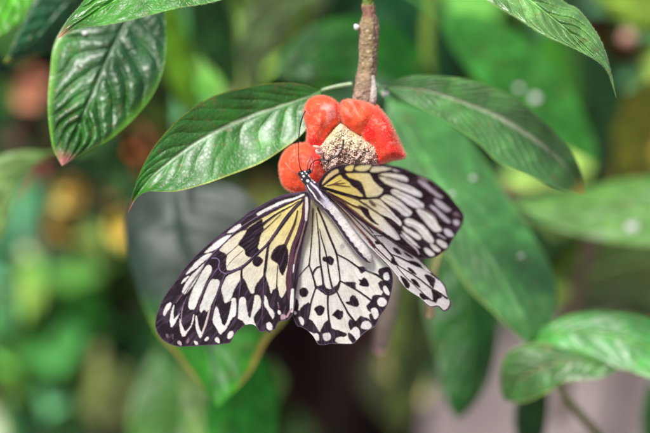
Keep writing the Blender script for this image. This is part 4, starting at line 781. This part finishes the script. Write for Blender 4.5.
# ------------------------------------------------------------------ shrubs, trunk and ground behind
def shrub(label, blobs, d, leafm, seed, trunk=True, cat='shrub', name='shrub', stuff=False, res=5):
    """blobs: (px, py, rx, ry, n, [colours]); leaves scattered through each clump's volume"""
    r = np.random.default_rng(seed); V = []; Fc = []; C = []
    cx = np.mean([b[0] for b in blobs]); g0 = at(cx, 216, d)
    s = .36*d/650
    for (bx, by, rx, ry, n, cols) in blobs:
        for _ in range(n):
            v = r.normal(0, 1, 3); v /= np.linalg.norm(v); v *= r.random()**.4
            c0 = at(bx+v[0]*rx, by+v[1]*ry, d+v[2]*.5*(rx+ry)*s*.6)
            L_ = leafm*r.uniform(.6, 1.3); w = L_*r.uniform(.28, .42)
            t = r.normal(0, 1, 3)+np.array([0, 0, -.7]); t /= np.linalg.norm(t)
            nrm = np.array([0, -.8, .9])+r.normal(0, .55, 3); sd = np.cross(t, nrm); sd /= np.linalg.norm(sd); nn = np.cross(sd, t)
            col = np.array(cols[r.integers(len(cols))])*np.array([1.3, 1., .75])*r.choice([.15, .7, 1.6, 2.8]); col = .9*col+.1*col.mean(); b0 = len(V)  # random brightness steps paint in lit leaves and dark gaps
            ks = ((0, 0), (.25, .75), (.5, 1), (.78, .6), (1, 0))
            for (a, b) in ks:
                dr = -nn*.25*L_*(a-.4)**2
                for sg in ((-1, 0, 1) if b else (0,)):
                    V.append(c0+t*L_*(a-.5)+sd*w*b*sg+nn*abs(sg)*w*.25*b+dr); C.append(col*(1.3 if sg == 0 else 1))
            Fc += [(b0, b0+1, b0+2), (b0, b0+2, b0+3)]
            for k in (1, 4): Fc += [(b0+k, b0+k+3, b0+k+4, b0+k+1), (b0+k+1, b0+k+4, b0+k+5, b0+k+2)]
            Fc += [(b0+7, b0+10, b0+8), (b0+8, b0+10, b0+9)]
    V = np.array(V); C = np.clip(np.array(C), 0, 1)
    if stuff:
        o = mesh_obj(name, V, Fc, M['far'], None, C); o['kind'] = 'stuff'; tag(o, label, cat); return o
    th = thing(name, (g0[0], g0[1], 0), label, cat)
    mesh_obj('foliage', V, Fc, M['far'], th, C)
    if trunk:
        zt = V[:, 2].mean(); k = 0
        for q in range(2):
            x0, y0 = g0[0]+r.normal(0, .01), g0[1]+.02*q
            b = blobs[r.integers(len(blobs))]; tp = at(b[0], b[1], d+.02)
            P = np.array([(x0, y0, -.01), (x0+(tp[0]-x0)*.3, y0, zt*.4), (tp[0], tp[1], tp[2])])
            u = np.linspace(0, 1, 16); Pc = resample3(P, u)
            wtube('branch', Pc, np.linspace(.012, .004, 16)*(.3+leafm*2.5), M['bark'], th, lin(50, 56, 40))
    return th
def resample3(P, u):
    Q = crom(P, 8, closed=False); L = np.r_[0, np.cumsum(np.linalg.norm(np.diff(Q, axis=0), axis=1))]; L /= L[-1]
    return np.stack([np.interp(u, L, Q[:, k]) for k in range(3)], -1)
def wtube(name, W, R, mat, parent, col, nseg=12, lump=0., seed=0):
    n = len(W); T = np.gradient(W, axis=0); T /= np.linalg.norm(T, axis=1)[:, None]+1e-12
    up = np.cross(T, np.array([.9, .2, .1])); up /= np.linalg.norm(up, axis=1)[:, None]; sd = np.cross(T, up)
    a = np.linspace(0, 2*np.pi, nseg, endpoint=False); r = np.random.default_rng(seed)
    RR = R[:, None]*np.ones(nseg)
    if lump:
        I, J = np.meshgrid(np.arange(n), np.arange(nseg), indexing='ij'); RR = RR*(1+lump*(vnoise(I, J*1., 4, seed)-.5)+lump*.6*np.cos(J/nseg*2*np.pi*5+I*.03))
    V = (W[:, None]+RR[..., None]*(np.cos(a)[None, :, None]*up[:, None]+np.sin(a)[None, :, None]*sd[:, None])).reshape(-1, 3)
    i = np.arange(n-1)[:, None]; j = np.arange(nseg)[None]
    q = np.stack([i*nseg+j, i*nseg+(j+1) % nseg, (i+1)*nseg+(j+1) % nseg, (i+1)*nseg+j], -1).reshape(-1, 4).tolist()
    q += [list(range(nseg))[::-1], [(n-1)*nseg+k for k in range(nseg)]]
    I, J = np.meshgrid(np.arange(n), np.arange(nseg), indexing='ij'); vn = vnoise(I*.25, J*1.5, 3, seed+2).ravel()[:, None]
    c = np.clip(np.tile(col, (len(V), 1))*(.3+1.7*vn**1.6)*r.uniform(.7, 1.2, (len(V), 1)), 0, 1)
    return mesh_obj(name, V, q, mat, parent, c)

g, gm, gd, gy_ = lin(60,150,60), lin(60,130,80), lin(20,60,36), lin(110,160,60)
teal = lin(60,130,100); pale = lin(150,190,150)
shrub('bright green shrub filling the lower left background', [(60,300,70,50,50,[g,gm,teal]),(30,400,60,50,40,[g,teal,pale]),(130,390,60,60,45,[gm,g,gd]),(110,280,40,40,22,[g,gd]),(10,240,40,34,18,[teal,gm])], 1.55, .075, 1)
shrub('croton shrub with yellow, orange and pink leaves left of the large leaf', [(68,190,9,13,8,[lin(196,160,70),lin(176,140,70)]),(106,182,8,16,8,[lin(190,120,96),lin(176,104,80)]),(119,226,7,8,6,[lin(200,160,60)]),(38,168,15,10,12,[lin(170,130,140),lin(150,110,100)]),(62,230,9,22,10,[lin(150,140,70)]),(8,185,10,14,8,[lin(150,84,60)]),(90,150,50,50,30,[lin(40,80,44),lin(30,60,36)])], 1.0, .020, 2)
shrub('reddish brown leafed shrub at the left between the dark leaves', [(34,90,11,13,9,[lin(170,126,108),lin(150,104,84)]),(140,148,18,9,12,[lin(150,100,60),lin(180,120,70)]),(30,130,30,14,16,[lin(40,50,44),lin(70,60,50)])], 1.05, .022, 3)
shrub('pink flowering plant glimpsed above the left wing', [(216,217,11,9,12,[lin(200,120,124)]),(235,215,8,14,10,[lin(90,140,40)])], 1.0, .02, 4)
shrub('olive green shrub in the background above the left wing', [(240,230,50,40,30,[lin(60,100,40),lin(80,90,50)]),(225,200,40,30,22,[lin(50,90,40),lin(70,70,40)])], 1.3, .05, 5)
shrub('dark shrub behind the leaves at the top left', [(70,60,90,60,60,[gd,lin(30,70,44)]),(190,60,50,70,40,[lin(40,90,50),gd,lin(90,140,60)])], 1.5, .06, 6)
shrub('deep green shrub filling the top middle background', [(280,40,70,50,50,[lin(60,110,70),gd,g]),(400,50,80,60,60,[lin(16,90,50),gd,lin(20,100,60)])], 1.45, .06, 7)
shrub('green shrub filling the top right background', [(500,40,70,60,50,[g,gd,gm]),(620,40,50,60,40,[gy_,g,lin(180,190,120)]),(640,140,40,50,28,[gy_,gd,lin(190,110,50)])], 1.5, .06, 8)
shrub('low grey green shrub at the right edge behind the spotted leaf', [(600,270,70,40,45,[lin(90,120,90),gd,lin(80,110,70)]),(530,250,40,40,24,[lin(120,130,110),gd])], 1.6, .06, 9, trunk=False)
shrub('shaded shrub behind the dark trunk', [(420,330,60,70,50,[lin(66,90,60),gd,lin(90,110,80)]),(300,300,80,60,40,[gd,lin(40,40,36)])], 1.7, .07, 10, trunk=False)
mix = [lin(70,140,56), lin(40,100,50), lin(110,160,70), lin(60,120,90), lin(24,60,36), lin(150,180,120)]
shrub('large leafed plant crowding the top middle behind the woody stem', [(260,40,60,50,13,mix),(340,60,60,45,12,mix),(440,40,60,50,13,mix),(215,110,40,40,8,mix)], 1.02, .06, 31, trunk=False)
shrub('large leafed plant crowding the upper right background', [(520,60,60,60,14,mix),(600,90,50,60,12,mix+[lin(190,140,60)]),(630,30,30,40,8,mix+[lin(170,190,90)]),(560,170,60,20,6,mix)], 1.05, .06, 32, trunk=False)
shrub('large leafed plant behind the yellow spots at the left edge', [(20,60,30,40,6,mix[:2]+mix[4:5]),(60,260,60,40,12,mix),(20,350,50,50,12,mix),(100,400,60,40,13,mix)], 1.12, .06, 33, trunk=False)
shrub('large leafed plant in soft focus at the middle right', [(600,280,60,40,12,mix[1:5]),(560,250,50,30,8,mix[1:5]),(420,330,30,40,6,mix[1:5])], 1.12, .055, 34, trunk=False)
shrub('fresh green sprigs behind the top right leaves', [(470,90,30,26,12,[lin(90,160,50),g]),(600,110,20,30,10,[lin(120,160,60),gd]),(560,60,24,24,9,[gy_,gd])], 1.1, .05, 21, trunk=False)
shrub('leafy sprigs low at the left in soft focus', [(30,280,34,26,12,[teal,pale]),(90,330,40,30,14,[g,gd]),(60,410,40,26,12,[g,pale,gd]),(130,280,30,24,10,[g,lin(90,140,50)])], 1.15, .05, 22)
shrub('leafy sprigs above the big left leaf in soft focus', [(215,60,30,36,12,[lin(70,140,60),gd]),(290,30,30,24,10,[lin(90,150,70),pale]),(340,80,20,20,7,[g,gy_])], 1.1, .045, 23)
shrub('sprigs of olive leaves at the right edge in soft focus', [(630,260,24,30,10,[lin(100,120,80),gd]),(560,280,30,24,10,[lin(80,100,70),lin(120,120,100)]),(640,120,16,34,9,[lin(150,150,60),lin(180,110,50)])], 1.15, .045, 24, trunk=False)
o = blob('flower_bud', 628, 38, .86, 8, tintmat('bud_pink', rough=.6, nscale=200), None, col=lin(200,150,130)); tag(o, 'round pink flower bud near the top right corner', 'bud')
o = blob('flower_bud', 300, 73, .84, 8, bpy.data.materials['bud_pink'], None, col=lin(190,120,80), ky=.7); tag(o, 'small orange brown bud above the large left leaf', 'bud')
o = blob('flower_bud', 380, 350, .685, 5.5, bpy.data.materials['bud_pink'], None, col=lin(206,164,168), ky=.75, seed=3); tag(o, 'dusty pink bud below the spotted hindwing', 'bud')
o = blob('flower_bud', 22, 311, 1.2, 12, tintmat('bud_white', rough=.6, nscale=200), None, col=lin(170,190,160), ky=.95, seed=1); tag(o, 'whitish out of focus blossom near the left edge', 'bud')
shrub('olive shrub leaves lapping the right side of the dark trunk', [(415,370,26,50,9,[lin(90,110,60),lin(60,80,46),lin(130,140,100)]),(262,410,18,40,6,[lin(50,90,44),lin(60,60,44)])], 1.12, .05, 41, trunk=False)
# dark trunk
TR = thing('tree_trunk', at(330, 900, 1.4), 'dark brown tree trunk blurred in the gap below the butterfly', 'trunk')
b0 = at(330, 216, 1.4)
Wt = resample3(np.array([(b0[0]+.01, b0[1]+.05, -.05), (b0[0], b0[1]+.03, .3), (b0[0]+.002, b0[1], .70), (b0[0]-.004, b0[1]+.01, .82), (b0[0]-.012, b0[1]+.03, .90)]), np.linspace(0, 1, 90))
wtube('bark', Wt, np.interp(np.linspace(0, 1, 90), [0, .7, .93, 1], [.12, .072, .058, .03]), M['bark'], TR, lin(42, 28, 26), nseg=48, lump=.5, seed=3)
Wt = resample3(np.array([(b0[0]+.02, b0[1]+.0, .6), (b0[0]+.045, b0[1]-.02, .80), (b0[0]+.04, b0[1], .89)]), np.linspace(0, 1, 50))
wtube('branch', Wt, np.linspace(.045, .026, 50), M['bark'], TR, lin(44, 34, 32), nseg=30, lump=.25, seed=5)
# far wall of foliage
r = np.random.default_rng(77)
bl_ = []
for k in range(46):
    bl_.append((r.uniform(-260, 910), r.uniform(-260, 400), 95, 75, 42, [lin(26,70,36), lin(36,90,44), lin(18,50,30), lin(60,110,60)]))
shrub('dense dark green planting closing off the far background', bl_, 4.2, .30, 50, stuff=True, name='foliage', cat='foliage')
bl_ = [(r.uniform(-500, 1150), r.uniform(-400, 330), 130, 110, 34, [lin(22,58,34), lin(30,76,40), lin(16,44,28)]) for k in range(60)]
shrub('deeply shaded thicket behind the far planting', bl_, 5.6, .55, 51, stuff=True, name='foliage', cat='foliage')

# unseen leaves added overhead, behind the butterfly, to dapple and darken the background
V = []; Fc = []; C = []
for k in range(330):
    c0 = np.array([r.uniform(-3.5, 3.5), r.uniform(.35, 6.5), r.uniform(2.3, 2.9)]); a = r.uniform(0, 6.28); L_ = r.uniform(.18, .36); w_ = L_*.3
    t = np.array([math.cos(a), math.sin(a), r.uniform(-.3, .3)]); sdv = np.array([-math.sin(a), math.cos(a), r.uniform(-.3, .3)]); b_ = len(V)
    V += [c0-t*L_/2, c0-sdv*w_, c0+t*L_/2, c0+sdv*w_, c0+np.array([0, 0, -.02])]; C += [lin(40, 90, 36)*.8]*5
    Fc += [(b_, b_+1, b_+4), (b_+1, b_+2, b_+4), (b_+2, b_+3, b_+4), (b_+3, b_, b_+4)]
o = mesh_obj('shade_leaves', np.array(V), Fc, M['far'], None, np.array(C)); o['kind'] = 'stuff'; tag(o, 'unseen leaves added overhead to shade the background', 'foliage')

# ground: paved, pinkish grey, one sheet to the horizon
m, nt, b = nmat('ground'); L = nt.links.new
tc = N(nt, 'ShaderNodeTexCoord'); n1 = N(nt, 'ShaderNodeTexNoise'); n1.inputs['Scale'].default_value = 5; n1.inputs['Detail'].default_value = 8
n2 = N(nt, 'ShaderNodeTexNoise'); n2.inputs['Scale'].default_value = 60; n2.inputs['Detail'].default_value = 6
L(tc.outputs['Object'], n1.inputs['Vector']); L(tc.outputs['Object'], n2.inputs['Vector'])
cr = N(nt, 'ShaderNodeValToRGB'); cr.color_ramp.elements[0].position = .35; cr.color_ramp.elements[1].position = .65
cr.color_ramp.elements[0].color = (*lin(136, 120, 118), 1); cr.color_ramp.elements[1].color = (*lin(190, 172, 168), 1)
L(n1.outputs['Fac'], cr.inputs['Fac'])
mx = N(nt, 'ShaderNodeMix', data_type='RGBA', blend_type='MULTIPLY'); mx.inputs['Factor'].default_value = .3
L(cr.outputs['Color'], mx.inputs['A']); L(n2.outputs['Fac'], mx.inputs['B']); L(mx.outputs['Result'], b.inputs['Base Color'])
b.inputs['Roughness'].default_value = .9
bp = N(nt, 'ShaderNodeBump'); bp.inputs['Distance'].default_value = .01; L(n2.outputs['Fac'], bp.inputs['Height']); L(bp.outputs['Normal'], b.inputs['Normal'])
me = bpy.data.meshes.new('ground'); me.from_pydata([(-200,-200,0),(200,-200,0),(200,200,0),(-200,200,0)], [], [(0,1,2,3)]); me.materials.append(m)
o = bpy.data.objects.new('ground', me); COL.objects.link(o); o['kind'] = 'structure'

# ------------------------------------------------------------------ light
SUN_EL, SUN_AZ = math.radians(58), math.radians(215)   # azimuth from +Y clockwise: behind the camera, to the left
w = bpy.data.worlds.new('World'); SC.world = w; w.use_nodes = True
sk = w.node_tree.nodes.new('ShaderNodeTexSky'); sk.sky_type = 'NISHITA'; sk.sun_disc = False
sk.sun_elevation = SUN_EL; sk.sun_rotation = SUN_AZ; sk.air_density = 1.2; sk.dust_density = 3.5; sk.ozone_density = 1
w.node_tree.links.new(sk.outputs[0], w.node_tree.nodes['Background'].inputs[0]); w.node_tree.nodes['Background'].inputs[1].default_value = .1
sd = bpy.data.lights.new('sun', 'SUN'); sd.energy = 4.3; sd.angle = math.radians(16); sd.color = (1, .98, .96)
so = bpy.data.objects.new('sun', sd); COL.objects.link(so); so.location = (0, 0, 5)
dirv = Vector((math.sin(SUN_AZ)*math.cos(SUN_EL), math.cos(SUN_AZ)*math.cos(SUN_EL), math.sin(SUN_EL)))
so.rotation_euler = dirv.to_track_quat('Z', 'Y').to_euler()
SC.view_settings.view_transform = 'Standard'; SC.view_settings.look = 'None'; SC.view_settings.exposure = 0; SC.view_settings.gamma = 1
SC.render.engine = 'CYCLES'; SC.cycles.use_denoising = True; SC.cycles.max_bounces = 6; SC.cycles.transparent_max_bounces = 6
